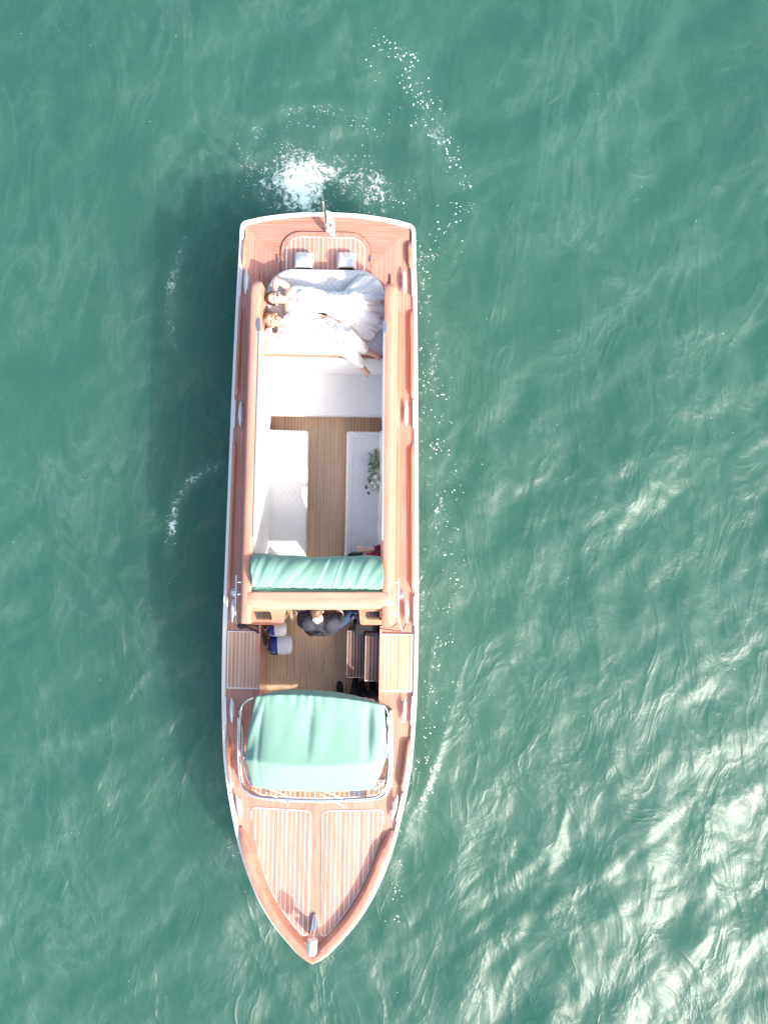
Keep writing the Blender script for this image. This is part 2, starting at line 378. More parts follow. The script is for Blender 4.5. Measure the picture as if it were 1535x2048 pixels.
b.inputs['IOR'].default_value = 1.37; b.inputs['Coat Weight'].default_value = .03; b.inputs['Coat Roughness'].default_value = .13; b.inputs['Coat IOR'].default_value = 1.333
b.inputs['Subsurface Weight'].default_value = 0.82; b.inputs['Subsurface Radius'].default_value = (.5, 1.0, .9); b.inputs['Subsurface Scale'].default_value = 3.6
b.subsurface_method = 'BURLEY'
hgt = mth(n, l, 'ADD', mth(n, l, 'MULTIPLY', rip, .032), mth(n, l, 'MULTIPLY', mth(n, l, 'MULTIPLY', fine, .006), patch.outputs[0]))
hgt = mth(n, l, 'ADD', hgt, mth(n, l, 'MULTIPLY', rdg, .016))
hgt = mth(n, l, 'ADD', hgt, mth(n, l, 'MULTIPLY', fm.outputs[0], .008))
bp = n.new('ShaderNodeBump'); bp.inputs['Strength'].default_value = .9; bp.inputs['Distance'].default_value = 1.0
l.new(hgt, bp.inputs['Height']); l.new(bp.outputs[0], b.inputs['Normal'])
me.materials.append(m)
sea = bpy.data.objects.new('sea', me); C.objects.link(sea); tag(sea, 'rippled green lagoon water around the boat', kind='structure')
# ------------------------------------------------------------------ the boat: lines
boat = bpy.data.objects.new('motorboat', None); C.objects.link(boat); boat.location = BO; boat.rotation_euler = (0, 0, BA); boat['_off'] = (0, 0, 0)
tag(boat, 'long varnished wooden motorboat with white rail and green canvas covers', 'boat')
def zd0(y): return .83 + .20 * min(max(-y / 4.7, 0), 1) ** 2
def zd(x, y, up=0): return zd0(y) + up - .012 * x * x
tab = [(0, 427), (60, 429), (120, 436.5), (158, 445), (168, 449), (172.5, 457), (173.5, 475), (175, 520), (178.5, 600), (184, 800), (188.5, 1000), (192.5, 1200), (193.5, 1300),
       (192.5, 1400), (188, 1500), (182.5, 1550), (174, 1600), (163.5, 1650), (151, 1700), (134, 1750), (111.5, 1800), (80, 1850), (37, 1900), (17, 1917), (0, 1926)]
op = []
for h, py in tab:
    yl = (1190 - py) / 156.25; z = zd0(yl); q = P(655 - (py - 440) * .0182, py, z); op.append(Vector((h * (ZC - z) / F, q.y, 0)))
OUT = catmull(op, 10)            # starboard half outline, stern centre to stem
def offs(d):
    r = []
    for i, p in enumerate(OUT):
        t = (OUT[min(i + 1, len(OUT) - 1)] - OUT[max(i - 1, 0)]).normalized(); nrm = Vector((t.y, -t.x, 0))   # inward
        if i == 0: nrm = Vector((0, -1, 0))
        if i == len(OUT) - 1: nrm = Vector((0, 1, 0)); 
        q = p + nrm * d * (1 if 0 < i < len(OUT) - 1 else (1 if i == 0 else 1.6)); q.x = max(q.x, 0); r.append(q)
    return r
_t = (OUT[60] - OUT[59]); assert _t.y < 0
YS, YB = OUT[0].y, OUT[-1].y
def wid(d):                      # half width as a function of y, for an inward offset d
    o = offs(d); i0 = 40
    yy = np.array([q.y for q in o[i0:]])[::-1]; xx = np.array([q.x for q in o[i0:]])[::-1]
    k = np.argsort(yy); return lambda y: float(np.interp(y, yy[k], xx[k]))
w0, w4 = wid(0), wid(.040)
def full(curve, z):              # closed ring from the half outline
    return [Vector((q.x, q.y, z(q.x, q.y))) for q in curve] + [Vector((-q.x, q.y, z(q.x, q.y))) for q in curve[-2:0:-1]]
# hull shell
rings = []
for dz, ins in ((-.03, .0), (-.20, .03), (-.5, .10), (-1.0, .22), (-1.15, .35)):
    rings.append(full(offs(ins), lambda x, y, dz=dz: zd0(y) + dz))
mb = MB(); mb.loft(rings, True, False); mb.build('hull', 'hull', boat)
# white rubbing strake
o0, o1 = offs(-.012), offs(.042)
mb = MB(); mb.loft([full(o0, lambda x, y: zd0(y) - .07), full(offs(-.02), lambda x, y: zd0(y) - .02), full(offs(-.006), lambda x, y: zd0(y) + .022), full(offs(.03), lambda x, y: zd0(y) + .022), full(o1, lambda x, y: zd0(y) - .01)], True, False)
mb.build('rubbing_strake', 'white_rail', boat)
# deck sheets
def deck_strip(name, y0, y1, xin, xout, mat, ny_=24, nx_=8, up=0, sides=(1, -1), parent=boat):
    for s in sides:
        g = []
        for i in range(ny_ + 1):
            y = y0 + (y1 - y0) * i / ny_; a, c = xin(y), xout(y); c = max(c, a)
            g.append([Vector((s * (a + (c - a) * j / nx_), y, zd(a + (c - a) * j / nx_, y, up))) for j in range(nx_ + 1)])
        q = MB(); q.grid(g); o = q.build(name, mat, parent, smooth=True)
HC = .762                        # half width of the forward cockpit
yA, yB, yC_, yD = P(640, 1575, .85).y, P(640, 1250, .85).y, P(650, 560, .85).y, P(652, 498, .83).y
ybt = offs(.04)[-1].y + .002
deck_strip('foredeck', yA, ybt, lambda y: 0, w4, M['deck'], 50, 8)
deck_strip('side_deck', yB, yA, lambda y: HC, w4, M['deck'])
deck_strip('side_deck', yC_, yB, lambda y: .80, w4, M['deck'])
y_m = P(652, 480, .83).y
# stern deck: lengthwise quarters and a mitred crosswise transom piece
s4 = offs(.040); cor = s4[41]
half = [q for q in s4[:42]]
def mitre(y): return max(.0, cor.x - (cor.y - y) * 1.0)
yq = cor.y - (cor.x - .55)
for s in (1, -1):
    rows = []; g = MB()
    for i in range(25):
        y = yC_ + (cor.y - yC_) * i / 24; a = .0 if y < yq - .0 and False else max(0.0, (.55 if y <= yq else .55 + (y - yq))); c = min(w4(y), cor.x) if y > yD else w4(y)
        a = min(a, c); rows.append([Vector((s * (a + (c - a) * j / 6), y, zd(a + (c - a) * j / 6, y))) for j in range(7)])
    g.grid(rows); g.build('quarter_deck', 'deck', boat)
q = MB()
for s in (1, -1):
    rows = []
    for i in range(26):
        x = .0 + (cor.x - .0) * i / 25
        yt = float(np.interp(x, [p.x for p in half], [p.y for p in half])); yb_ = yC_ if x < .55 else min(yq + (x - .55), yt)
        rows.append([Vector((s * x, yb_ + (yt - yb_) * j / 8, zd(x, yb_ + (yt - yb_) * j / 8))) for j in range(9)])
    q.grid(rows)
q.build('stern_deck', 'deck_x', boat)
# king plank joints on the quarter decks are left to the material; toe rails follow
def arc_index(py): 
    y = P(640, py, .86).y; k = [i for i in range(44, len(OUT)) if OUT[i].y <= y]; return k[0] if k else len(OUT) - 1
def toe_rail(p0, p1, w, h, side, through=False):
    a, b_ = arc_index(p0), arc_index(p1) if not through else len(OUT) - 1
    inn, mid, outl = offs(.043 + w), offs(.043 + w * .5), offs(.043)
    r = []; n_ = b_ - a
    ks = np.linspace(a, b_, max(14, n_ + 1))
    def sam(c, k):
        i = int(min(math.floor(k), len(c) - 2)); t = k - i; return c[i].lerp(c[i + 1], t)
    half_ = []
    for i, k in enumerate(ks):
        o_, m_, i_ = sam(outl, k), sam(mid, k), sam(inn, k); y0 = OUT[a].y; L = abs(o_.y - y0); e = min(1, L / (.30 if through else .09))
        if not through: e = min(e, abs(o_.y - OUT[b_].y) / .09, 1)
        e = math.sqrt(max(e, 0)) if e < 1 else 1
        e = max(e, .06)
        i2 = o_.lerp(i_, .25 + .75 * e)
        if through: i2.x = max(i2.x, .0)
        f = lambda p, u: Vector((side * max(p.x, 0), p.y, zd(p.x, p.y) + u))
        half_.append([f(o_, -.01), f(o_, h * e), f(o_.lerp(i2, .35), h * e * 1.08), f(o_.lerp(i2, .75), h * e * .95), f(o_.lerp(i2, .95), h * e * .6), f(i2, -.01)])
    return half_
for side in (1, -1):
    for p0, p1, w, h in ((474, 532, .05, .07), (602, 790, .04, .07), (862, 1172, .04, .07), (1468, 1575, .05, .09)):
        q = MB(); q.loft(toe_rail(p0, p1, w, h, side)); q.build('toe_rail', 'varnish', boat)
    q = MB(); q.loft(toe_rail(1652, 1926, .12, .12, side, True)); q.build('toe_rail', 'varnish', boat)
# ------------------------------------------------------------------ cockpit interior
zF = .22
yFa, yFf = P(650, 700, zF).y, P(640, 1590, zF).y
q = MB(); q.box((0, (yFa + yFf) / 2, zF - .04), (1.66, yFa - yFf, .062)); floor = q.build('cockpit_floor', 'floor_caulk', boat, smooth=False)
sp = .0452; secs = [(P(650, 815, zF).y, P(650, 1022, zF).y), (P(650, 1022, zF).y, P(650, 1215, zF).y), (P(650, 1215, zF).y, P(640, 1350, zF).y), (P(640, 1350, zF).y, P(640, 1480, zF).y)]
for (ya, yb) in secs:
    Lp = abs(ya - yb) - .006
    q = MB(); q.box((0, 0, 0), (sp - .0115, Lp, .012)); pm = q.mesh('plank', M['teak'], False)
    for i in range(-17, 18):
        inst(pm, 'plank', floor, (i * sp, (ya + yb) / 2, zF - .0045 + random.uniform(-.0006, .0006)))
q = MB()
for s in (1, -1): 
    for y0, y1, x in ((yB, P(640, 1590, .6).y, HC), (P(650, 560, .6).y, yB, .82)):
        q2 = MB(); q2.box((s * (x + .012), (y0 + y1) / 2, .55), (.024, abs(y1 - y0) - .004, .62)); q2.build('cockpit_side', 'varnish', boat, smooth=False)
q = MB(); lp = P(651, 1327, zF); q.box((lp.x, lp.y, zF + .006), (.022, .085, .012)); q.box((lp.x, lp.y - .018, zF + .015), (.016, .03, .01)); q.build('floor_latch', 'chrome', boat, bevel=.004)
# ------------------------------------------------------------------ side steps beside the forward cockpit
def step_panel(name, poly, z, spacing, mat, caulk, parent, edge=.012, gap=.009, x0=None):
    """a caulked panel with separate planks; poly is a convex list of (x, y)"""
    s = MB(); s.prism(poly, z if not callable(z) else (lambda x, y: z(x, y) - .02), (lambda x, y: z(x, y) + .004) if callable(z) else z + .004)
    base = s.build(name, caulk, parent, smooth=False)
    xsn = [p[0] for p in poly]; xa, xb = min(xsn) + edge, max(xsn) - edge
    npl = max(1, round((xb - xa) / spacing)); d = (xb - xa) / npl
    def yr(x):
        ys_ = []
        for i in range(len(poly)):
            (ax, ay), (bx, by) = poly[i], poly[(i + 1) % len(poly)]
            if (ax - x) * (bx - x) <= 0 and ax != bx: ys_.append(ay + (by - ay) * (x - ax) / (bx - ax))
        return (min(ys_) + edge * 1.3, max(ys_) - edge) if ys_ else (0, 0)
    for i in range(npl):
        a, c = xa + i * d + gap / 2, xa + (i + 1) * d - gap / 2
        xs_ = [a + (c - a) * k / 3 for k in range(4)]; lo = [(x, yr(x)[0]) for x in xs_]; hi = [(x, yr(x)[1]) for x in xs_[::-1]]
        if any(h[1] - l_[1] < .004 for h, l_ in zip(hi[::-1], lo)):
            lo = [q_ for q_ in lo if yr(q_[0])[1] - yr(q_[0])[0] > .004]; hi = [q_ for q_ in hi if yr(q_[0])[1] - yr(q_[0])[0] > .004]
            if len(lo) < 2: continue
        t = MB(); zz = (lambda x, y: z(x, y) + .0075) if callable(z) else z + .0075; zb = (lambda x, y: z(x, y)) if callable(z) else z
        t.prism(lo + hi, zb, zz); t.build('plank', mat, base, smooth=False)
    return base
def rect(x0, x1, y0, y1): return [(x0, y0), (x1, y0), (x1, y1), (x0, y1)]
for s in (1, -1):
    y0, y1 = P(640, 1381, .87).y, P(640, 1266, .87).y
    xo = min(w4(y0), w4(y1)) - .012
    step_panel('side_step', rect(*sorted((s * .775, s * xo)), y0, y1), lambda x, y: zd(x, y, .02), .0505, 'step_teak', 'caulk', boat)
# dark boarding steps inside, starboard
for (x0, x1, ya, yb, z) in ((693, 727, 1262, 1355, .55), (729, 759, 1270, 1362, .72)):
    a, c = P(x0, yb, z), P(x1, ya, z)
    q = MB(); q.box(((a.x + c.x) / 2, (a.y + c.y) / 2, (zF + z) / 2 - .002), (c.x - a.x - .004, c.y - a.y - .004, z - zF - .004)); st = q.build('boarding_step', 'dark_wood', boat, smooth=False)
    step_panel('tread', rect(a.x, c.x, a.y, c.y), z, .042, 'dark_wood', 'caulk', st, edge=.006, gap=.0055)
# ------------------------------------------------------------------ foredeck and stern hatch panels
def z5(p, q_, ox=440, oy=1560): return P(ox + p / 3.655, oy + q_ / 3.655, .95)
def clean(pts): return [(p.x, p.y) for p in pts]
Rp = [(742, 275), (748, 252), (765, 238), (790, 236), (1000, 232), (1165, 229), (1185, 236), (1196, 258), (1192, 300), (1165, 430), (1125, 570), (1080, 690), (1020, 805), (950, 915), (870, 1025), (800, 1105), (778, 1122), (755, 1128), (740, 1115), (737, 1090)]
Lp_ = [(664, 275), (658, 252), (645, 240), (620, 232), (430, 222), (250, 212), (230, 220), (217, 245), (219, 290), (245, 420), (280, 560), (325, 700), (385, 830), (450, 940), (520, 1030), (595, 1108), (615, 1124), (632, 1122), (644, 1108), (648, 1085)]
step_panel('foredeck_panel', clean([z5(*p) for p in Rp][::-1]), lambda x, y: zd(x, y, .003), .0575, 'plank', 'caulk', boat, edge=.013, gap=.011)
step_panel('foredeck_panel', clean([z5(*p) for p in Lp_]), lambda x, y: zd(x, y, .003), .0575, 'plank', 'caulk', boat, edge=.013, gap=.011)
def rr(px0, px1, py0, py1, r0, z, n=7):  # stern-facing rounded rectangle, rounded at the aft corners
    a, c = P(px0, py1, z), P(px1, py0, z); r_ = r0 / 156.25; pts = [(a.x, a.y), (c.x, a.y)]
    for cx, cy, t0 in ((c.x - r_, c.y - r_, 0), (a.x + r_, c.y - r_, 90)):
        for k in range(n + 1):
            t = R(t0 + 90 * k / n); pts.append((cx + r_ * math.cos(t), cy + r_ * math.sin(t)))
    return pts
hp = rr(559.5, 742.5, 464.5, 552, 40, .85)
s = MB(); s.prism(hp, .80, lambda x, y: zd(x, y, .007)); s.build('stern_hatch_seam', 'bark', boat, smooth=False)
hp2 = rr(561, 741, 466, 552, 39, .85)
s = MB(); s.prism(hp2, .80, lambda x, y: zd(x, y, .022)); hatch = s.build('stern_hatch', 'deck', boat, smooth=False)
step_panel('hatch_grating', rr(570.5, 731, 475.5, 551, 29, .86), lambda x, y: zd(x, y, .024), .060, 'plank', 'caulk', boat, edge=.013, gap=.011)
for px, py in ((741.5, 519), (558.5, 519)):
    p = P(px, py, .86); s = MB(); s.box((p.x, p.y, p.z + .005), (.014, .08, .02)); s.build('hinge', 'chrome', boat, bevel=.004)
# chrome cowl vents
def vent():
    s = MB(); rings = []
    for i in range(9):
        t = i / 8; y = .105 - .21 * t; h = .055 + .115 * math.sin(min(1, .12 + t * 1.05) * math.pi / 2); w = .098 + .018 * t
        rings.append([Vector((w * sx_, y, hz)) for sx_, hz in ((-1, 0), (-1, h * .55), (-.93, h * .85), (-.75, h), (-.3, h * 1.03), (.3, h * 1.03), (.75, h), (.93, h * .85), (1, h * .55), (1, 0))])
    s.loft(rings); return s
v = vent().mesh('cowl_vent', M['satin'])
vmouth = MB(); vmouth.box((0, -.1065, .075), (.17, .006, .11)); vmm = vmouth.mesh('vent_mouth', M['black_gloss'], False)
vb = MB(); vb.box((0, 0, .006), (.245, .24, .012)); vbm = vb.mesh('vent_base', M['satin'], False)
for px in (607.5, 692.5):
    p = P(px, 522, .92); o = inst(v, 'cowl_vent', boat, (p.x, p.y, zd(p.x, p.y, .03))); inst(vmm, 'vent_mouth', o, (0, 0, 0)); inst(vbm, 'vent_base', o, (0, 0, 0))
# ------------------------------------------------------------------ cabin coamings
ZT = 1.50
def cxy(py, z=ZT):
    xl = np.interp(py, [560, 600, 800, 1115, 1250], [521, 520, 514, 505, 501]); xr = np.interp(py, [560, 1115, 1250], [768.5, 764, 762.5])
    a, c = P(xl, py, z), P(xr, py, z); return a.x, c.x, (a.y + c.y) / 2
for side in (1, -1):
    rings = []
    for py in [562, 563, 565, 568, 574, 584] + list(range(600, 1251, 25)) + [1250]:
        xl, xr, y = cxy(py); xi = xr if side > 0 else -xl
        e = math.sqrt(max(0, 1 - ((584 - py) / 23) ** 2)) if py < 584 else 1
        e = .86 + .14 * e; H = .84 + (ZT - .84) * e; ww = .6 + .4 * e
        prof = [(0, .62), (0, H - .03), (.006, H - .008), (.022, H), (.065 * ww, H + .004), (.10 * ww, H - .004), (.125 * ww, H - .025), (.142 * ww, H - .07), (.215, .93), (.228, .82), (.1, .62)]
        rings.append([Vector((side * (xi + a), y, h)) for a, h in prof])
    s = MB(); s.loft(rings); co = s.build('cabin_coaming', 'varnish', boat)
    # stainless strip with a rounded tab
    s = MB(); path = []
    for py in range(648, 1121, 43):
        xl, xr, y = cxy(py); path.append(Vector((side * ((xr if side > 0 else -xl) - .002), y, ZT - .002)))
    s.tube(path, .011, 8); y = path[0].y; x = path[0].x
    tabp = [(x - side * .012, y + .05), (x + side * .012, y + .05), (x + side * .030, y + .03), (x + side * .034, y - .05), (x + side * .018, y - .10), (x - side * .012, y - .11)]
    if side > 0: tabp = tabp[::-1]
    s.prism(tabp, ZT + .003, ZT + .014); s.build('steel_track', 'chrome', boat)
    if side: 
        g_l = [P_ for P_ in range(718, 1180, 42)]; rows = []
        for py in g_l:
            xl, xr, y = cxy(py); xi = (xr if side > 0 else -xl) - .006; rows.append([Vector((side * (xi + k_), y, h_)) for k_, h_ in ((0, .45), (-.012, .9), (-.006, 1.30), (0, 1.40), (.004, 1.42), (.004, .45))])
        s = MB(); s.loft(rows); s.build('side_lining', 'cushion', boat)
# chrome bead on the aft coaming (starboard highlights are left to the varnish)
# front beam and raked cabin front
s = MB(); rings = []
for i in range(25):
    px = 485.5 + (785.5 - 485.5) * i / 24; e = 1 - .035 * abs(i / 12 - 1) ** 6; r_ = []
    for py, z in ((1183, ZT - .12), (1183, ZT - .012), (1185.5, ZT + .008), (1200, ZT + .014), (1211, ZT + .010), (1216.5, ZT - .004), (1219.5, ZT - .03), (1219.5, ZT - .12)):
        p = P(px, py + (1.6 * (1 - e) * -100 if py > 1205 else 0), z); p.z = z if abs(i - 12) < 11.6 else min(z, ZT - .02); r_.append(p)
    rings.append(r_)
s.loft(rings); s.build('cabin_front_beam', 'varnish_x', boat)
def fp(px, py, lift=0):           # a point on the raked cabin front
    t = (py - 1217) / (1251 - 1217); z = (ZT - .03) - t * .58; p = P(px, py, z); return p + Vector((0, -.9, .43)).normalized() * lift
def rloop(x0, x1, y0, y1, r_, n=5, skew=(0, 0)):
    pts = []
    for cx, cy, t0 in ((x1 - r_, y0 + r_, -90), (x1 - r_, y1 - r_, 0), (x0 + r_, y1 - r_, 90), (x0 + r_, y0 + r_, 180)):
        for k in range(n + 1):
            t = R(t0 + 90 * k / n); X_ = cx + r_ * math.cos(t); Y_ = cy + r_ * math.sin(t); f = (Y_ - y0) / (y1 - y0)
            pts.append((X_ + (skew[0] if X_ < (x0 + x1) / 2 else skew[1]) * f, Y_))
    return pts
for (ox0, ox1, wx0, wx1, sk, osk) in ((487, 573, 496, 541, (4, 4), (4, -6)), (717, 785, 730, 775, (0, 1), (3, -2))):
    outer = rloop(ox0, ox1, 1216, 1250, 5, 5, osk); inner = rloop(wx0, wx1, 1221.5, 1240, 4.5, 5, sk); fr_ = rloop(wx0 - 1.6, wx1 + 1.6, 1220, 1241.6, 5, 5, sk)
    s = MB(); s.loft([[fp(*p, -.05) for p in outer], [fp(*p, 0) for p in outer], [fp(*p, 0) for p in fr_], [fp(*p, -.05) for p in fr_]], True, False); pn = s.build('cabin_front_panel', 'varnish_x', boat)
    s = MB(); s.loft([[fp(*p, -.02) for p in fr_], [fp(*p, .007) for p in fr_], [fp(*p, .007) for p in inner], [fp(*p, -.02) for p in inner]], True, False); s.build('window_frame', 'step_teak', pn)
    s = MB(); s.add([fp(*p, -.012) for p in inner], [tuple(range(len(inner)))]); s.build('window_pane', 'dark_glass', pn, smooth=False)
    for k in range(4):           # slats of a blind behind the pane
        pass
    # lower panel down to the cockpit floor
    a, c = P(ox0 + 6, 1246, .84), P(ox1 - 8, 1246, .84); s = MB(); s.box(((a.x + c.x) / 2, a.y + .03, .56), (c.x - a.x, .05, .54)); s.build('bulkhead', 'varnish_x', boat, smooth=False)
# ------------------------------------------------------------------ upholstery
def cushion(name, x0, x1, y0, y1, z0, z1, mat='quilt', bev=.035, parent=boat):
    s = MB(); s.box(((x0 + x1) / 2, (y0 + y1) / 2, (z0 + z1) / 2), (abs(x1 - x0), abs(y1 - y0), z1 - z0)); return s.build(name, mat, parent, bevel=bev, seg=4)
zS = .60
for s_, (x0, x1) in ((-1, (-.85, P(614, 990, zS).x)), (1, (P(690.5, 990, zS).x, .85))):
    ya, yb = P(640, 861, zS).y, P(640, 1190, zS).y
    b_ = MB(); b_.box(((x0 + x1) / 2 + s_ * .03, (ya + yb) / 2, (zF + .48) / 2), (x1 - x0 - .10, ya - yb - .06, .48 - zF)); sb = b_.build('side_bench', 'varnish', boat, smooth=False)
    edge = x1 if s_ < 0 else x0
    n_c = 1
    cc = cushion('seat_cushion', x0, x1, yb, ya, .47, zS, 'quilt', .04, sb)
    pipe = MB(); i_ = .075
    for yy in (ya - i_, (ya + yb) / 2): pipe.tube([(x0 + i_, yy, zS + .001), (x1 - i_, yy, zS + .001)], .005, 6)
    pipe.tube([(edge + s_ * i_, ya - i_, zS + .001), (edge + s_ * i_, yb + i_, zS + .001)], .005, 6); o_ = pipe.build('piping', 'cushion', sb)
    # border welt of the seat
    xl_ = [P(512, 990, 1.2).x, P(540, 990, zS).x] if s_ < 0 else [-P(512, 990, 1.2).x, -P(540, 990, zS).x]
    rings = []
    for k in range(25):
        y = ya + .0 + (yb - ya) * k / 24; e = min(1, (ya - y + .005) / .12); e = math.sqrt(e); dn = .10 * (1 - e); wob = .006 * math.sin(k * 2.1)
        t0, t1 = abs(xl_[0]), abs(xl_[1])
        pr = [(t1 + wob, zS - .02), (t1 + .012 + wob, zS + .10 * e), (t0 + .035, 1.20 - dn), (t0 + .012, 1.28 - dn), (t0 - .0, 1.30 - dn), (.86, 1.26 - dn), (.86, zS - .02)]
        rings.append([Vector((s_ * a, y, h)) for a, h in pr])
    c_ = MB(); c_.loft(rings); c_.build('back_cushion', 'cushion', sb)
# aft bench
ya, yb = P(645, 742, zS).y, P(645, 832, zS).y; xa, xb = P(524, 800, zS).x, .86
b_ = MB(); b_.box(((xa + xb) / 2, (ya + yb) / 2 + .06, (zF + .48) / 2), (xb - xa - .02, ya - yb - .04, .48 - zF)); ab = b_.build('aft_bench', 'varnish', boat, smooth=False)
gx = [xa, xa + .52, xa + 1.03, xb]
cushion('seat_cushion', xa, xb, yb, ya + .1, .46, zS, 'quilt', .045, ab)
rings = []
for k in range(31):
    x = -.82 + 1.64 * k / 30; wob = .006 * math.sin(k * 1.7)
    pr = [(748, zS - .02), (746 + 100 * wob, zS + .06), (732, .93), (722, 1.0), (716, 1.01), (714, .99), (714, .7)]
    rings.append([Vector((x, P(645, py, h).y, h)) for py, h in pr])
c_ = MB(); c_.loft(rings); c_.build('back_cushion', 'cushion', ab)
p0, p1 = P(519, 795, .72), P(526, 846, .72)
s = MB(); s.box(((p0.x + p1.x) / 2 - .02, (p0.y + p1.y) / 2, .52), (.05, abs(p1.y - p0.y), .44)); s.build('bench_end_panel', 'varnish', boat, bevel=.01)
# sun pad
a, c = P(650, 556, .8).y, P(650, 712, .8).y
s = MB(); s.box((0, (a + c) / 2, .79), (1.66, a - c, .04)); s.build('well_floor', 'varnish', boat, smooth=False)
zP = 1.02
s = MB(); s.prism(rr(531, 769.5, 541, 709, 50, zP), .80, .93); s.build('sun_pad_base', 'varnish', boat, smooth=False)
pad = rr(530, 770, 540, 706, 52, zP, 10)
ctr = Vector((sum(p[0] for p in pad) / len(pad), sum(p[1] for p in pad) / len(pad), 0))
def insetp(k, z): return [Vector((ctr.x + (p[0] - ctr.x) * (1 - k / .75), ctr.y + (p[1] - ctr.y) * (1 - k / .53), z)) for p in pad]
s = MB(); s.loft([insetp(.012, .92), insetp(0, .95), insetp(0, .99), insetp(.012, 1.01), insetp(.04, zP), insetp(.25, zP + .006), insetp(.45, zP + .008)]); sunpad = s.build('sun_pad', 'quilt', boat)
a, c = P(524, 711, .98), P(768, 711, .98)
s = MB(); s.box(((a.x + c.x) / 2, a.y, .90), (c.x - a.x, .045, .19)); s.build('sun_pad_coaming', 'varnish_x', boat, bevel=.012)
# ------------------------------------------------------------------ folded soft top on the cabin
g = []
ZR = ZT - .045
xa, xb = P(503, 1150, ZR + .08).x, P(765, 1150, ZR + .08).x
for i in range(121):
    u = i / 120; x = xa + (xb - xa) * u; r_ = []
    for j in range(25):
        t = j / 24; th = math.pi * (1.06 - 1.12 * t)
        yc = P(640, 1145, ZR + .06).y; ry = .195; rz = .15 + .01 * math.sin(u * 7)
        ph = u * 44 + 2.2 * math.sin(u * 9) + (t - .5) * 7.5
        wr = (.009 * math.sin(ph) + .006 * math.sin(ph * 1.73 + 1.2 + t * 3)) * math.sin(math.pi * t) * (.35 + .65 * t)
        wr += .006 * math.sin(ph * 2.9 + 4 * t) * t
        wav = .012 * math.sin(u * 8 + 1) + .006 * math.sin(u * 23)
        r_.append(Vector((x + .01 * math.sin(ph), yc + wav * (1 - t) + math.cos(th) * -(ry + wr) * -1 * -1, ZR + math.sin(th) * (rz + wr))))
    g.append(r_)
s = MB(); s.grid(g); top = s.build('folded_soft_top', 'canvas', boat, solid=.01)
g = []
for i in range(41):
    u = i / 40; x = xa + .01 + (xb - xa - .02) * u; sag = .035 * math.sin(math.pi * u)
    g.append([Vector((x, P(640, py, z).y, z - sag * (1 - abs(k - 1.5) / 1.5) + .004 * math.sin(u * 40 + k))) for k, (py, z) in enumerate(((1166, ZR + .015), (1172, ZR), (1177, ZR + .01), (1184, ZR + .027)))])
s = MB(); s.grid(g); s.build('apron', 'canvas_hem', top, solid=.008)
s = MB(); s.box((xa - .015, P(640, 1150, ZR + .06).y, ZR + .065), (.035, .15, .03)); s.build('strap', 'canvas_hem', top, bevel=.008)
# ------------------------------------------------------------------ forward canopy
def lerp3(L, Mi, Rr, u):
    return Mi + (Rr - L) / 2 * (2 * u - 1) + ((L + Rr) / 2 - Mi) * (2 * u - 1) ** 2
rowsC = [  # v, left, middle, right (px, py), z edge, z middle
    (0.00, (514, 1393), (632, 1380), (764, 1409), 1.60, 1.60), (0.05, (512, 1392), (632, 1389), (766.5, 1410), 1.64, 1.73), (.09, (510.5, 1394), (632, 1393), (768, 1412), 1.645, 1.75),
    (.40, (499, 1450), (631, 1450), (772, 1460), 1.54, 1.715), (.70, (490, 1512), (630, 1529), (772, 1512), 1.43, 1.68), (.74, (490.5, 1519), (630, 1533), (771, 1520), 1.42, 1.672), (.87, (498, 1550), (624, 1560), (760, 1552), 1.29, 1.44), (1.0, (505.5, 1574), (619, 1583), (745, 1579), 1.24, 1.26)]
vv = [r_[0] for r_ in rowsC]
def cnp(v): 
    out = []
    for k in range(8):
        out.append(float(np.interp(v, vv, [([r_[1][0], r_[1][1], r_[2][0], r_[2][1], r_[3][0], r_[3][1], r_[4], r_[5]])[k] for r_ in rowsC])))
    return out
g = []
for i in range(73):
    v_ = i / 72; lx, ly, mx, my, rx, ry, ze, zm = cnp(v_); r_ = []
    for j in range(97):
        u = j / 96; t = 2 * u - 1
        px = lerp3(lx, mx, rx, u); py = my + ((ly + ry) / 2 - my) * abs(t) ** 2.4 + (ry - ly) / 2 * t
        z = zm + (ze - zm) * (.25 * abs(t) ** 2 + .75 * abs(t) ** 7)
        en = math.sin(math.pi * min(1, max(0, v_))) ** .5
        mid = max(0, math.sin(math.pi * min(1, max(0, (v_ - .09) / .62))))
        z -= .030 * mid * (1 - t * t)
        # soft folds: a centre valley, gathers under the aft bow, creases at the sides
        cv = .50 - .055 * v_; z -= .016 * math.exp(-((u - cv + .02) / .022) ** 2) * mid + -.012 * math.exp(-((u - cv - .03) / .05) ** 2) * mid
        z += .010 * mid * math.sin(u * 21 + 1.4 * v_ * 3) * (.35 + .65 * abs(t)) + .006 * math.sin(u * 34 + 5 * v_) * mid
        z += .006 * math.exp(-((v_ - .12) / .09) ** 2) * math.sin(u * 75 + 2 * math.sin(u * 14))
        z -= .085 * math.exp(-((u - .885 + .02 * v_) / .030) ** 2) * max(0, math.sin(math.pi * min(1, max(0, (v_ - .10) / .66))))
        z += .028 * math.exp(-((u - .945) / .022) ** 2) * mid
        z += .016 * math.sin(14 * v_ + 60 * u) * math.exp(-(min(u, 1 - u) / .06) ** 2) * en - .022 * math.exp(-((u - .085) / .016) ** 2) * en
        if v_ > .74: z += .006 * math.sin(u * 26 + 2) * (1 - v_) * 3
        r_.append(P(px, py, z))
    g.append(r_)
s = MB(); s.grid(g); can = s.build('forward_canopy', 'canvas', boat, solid=.006)
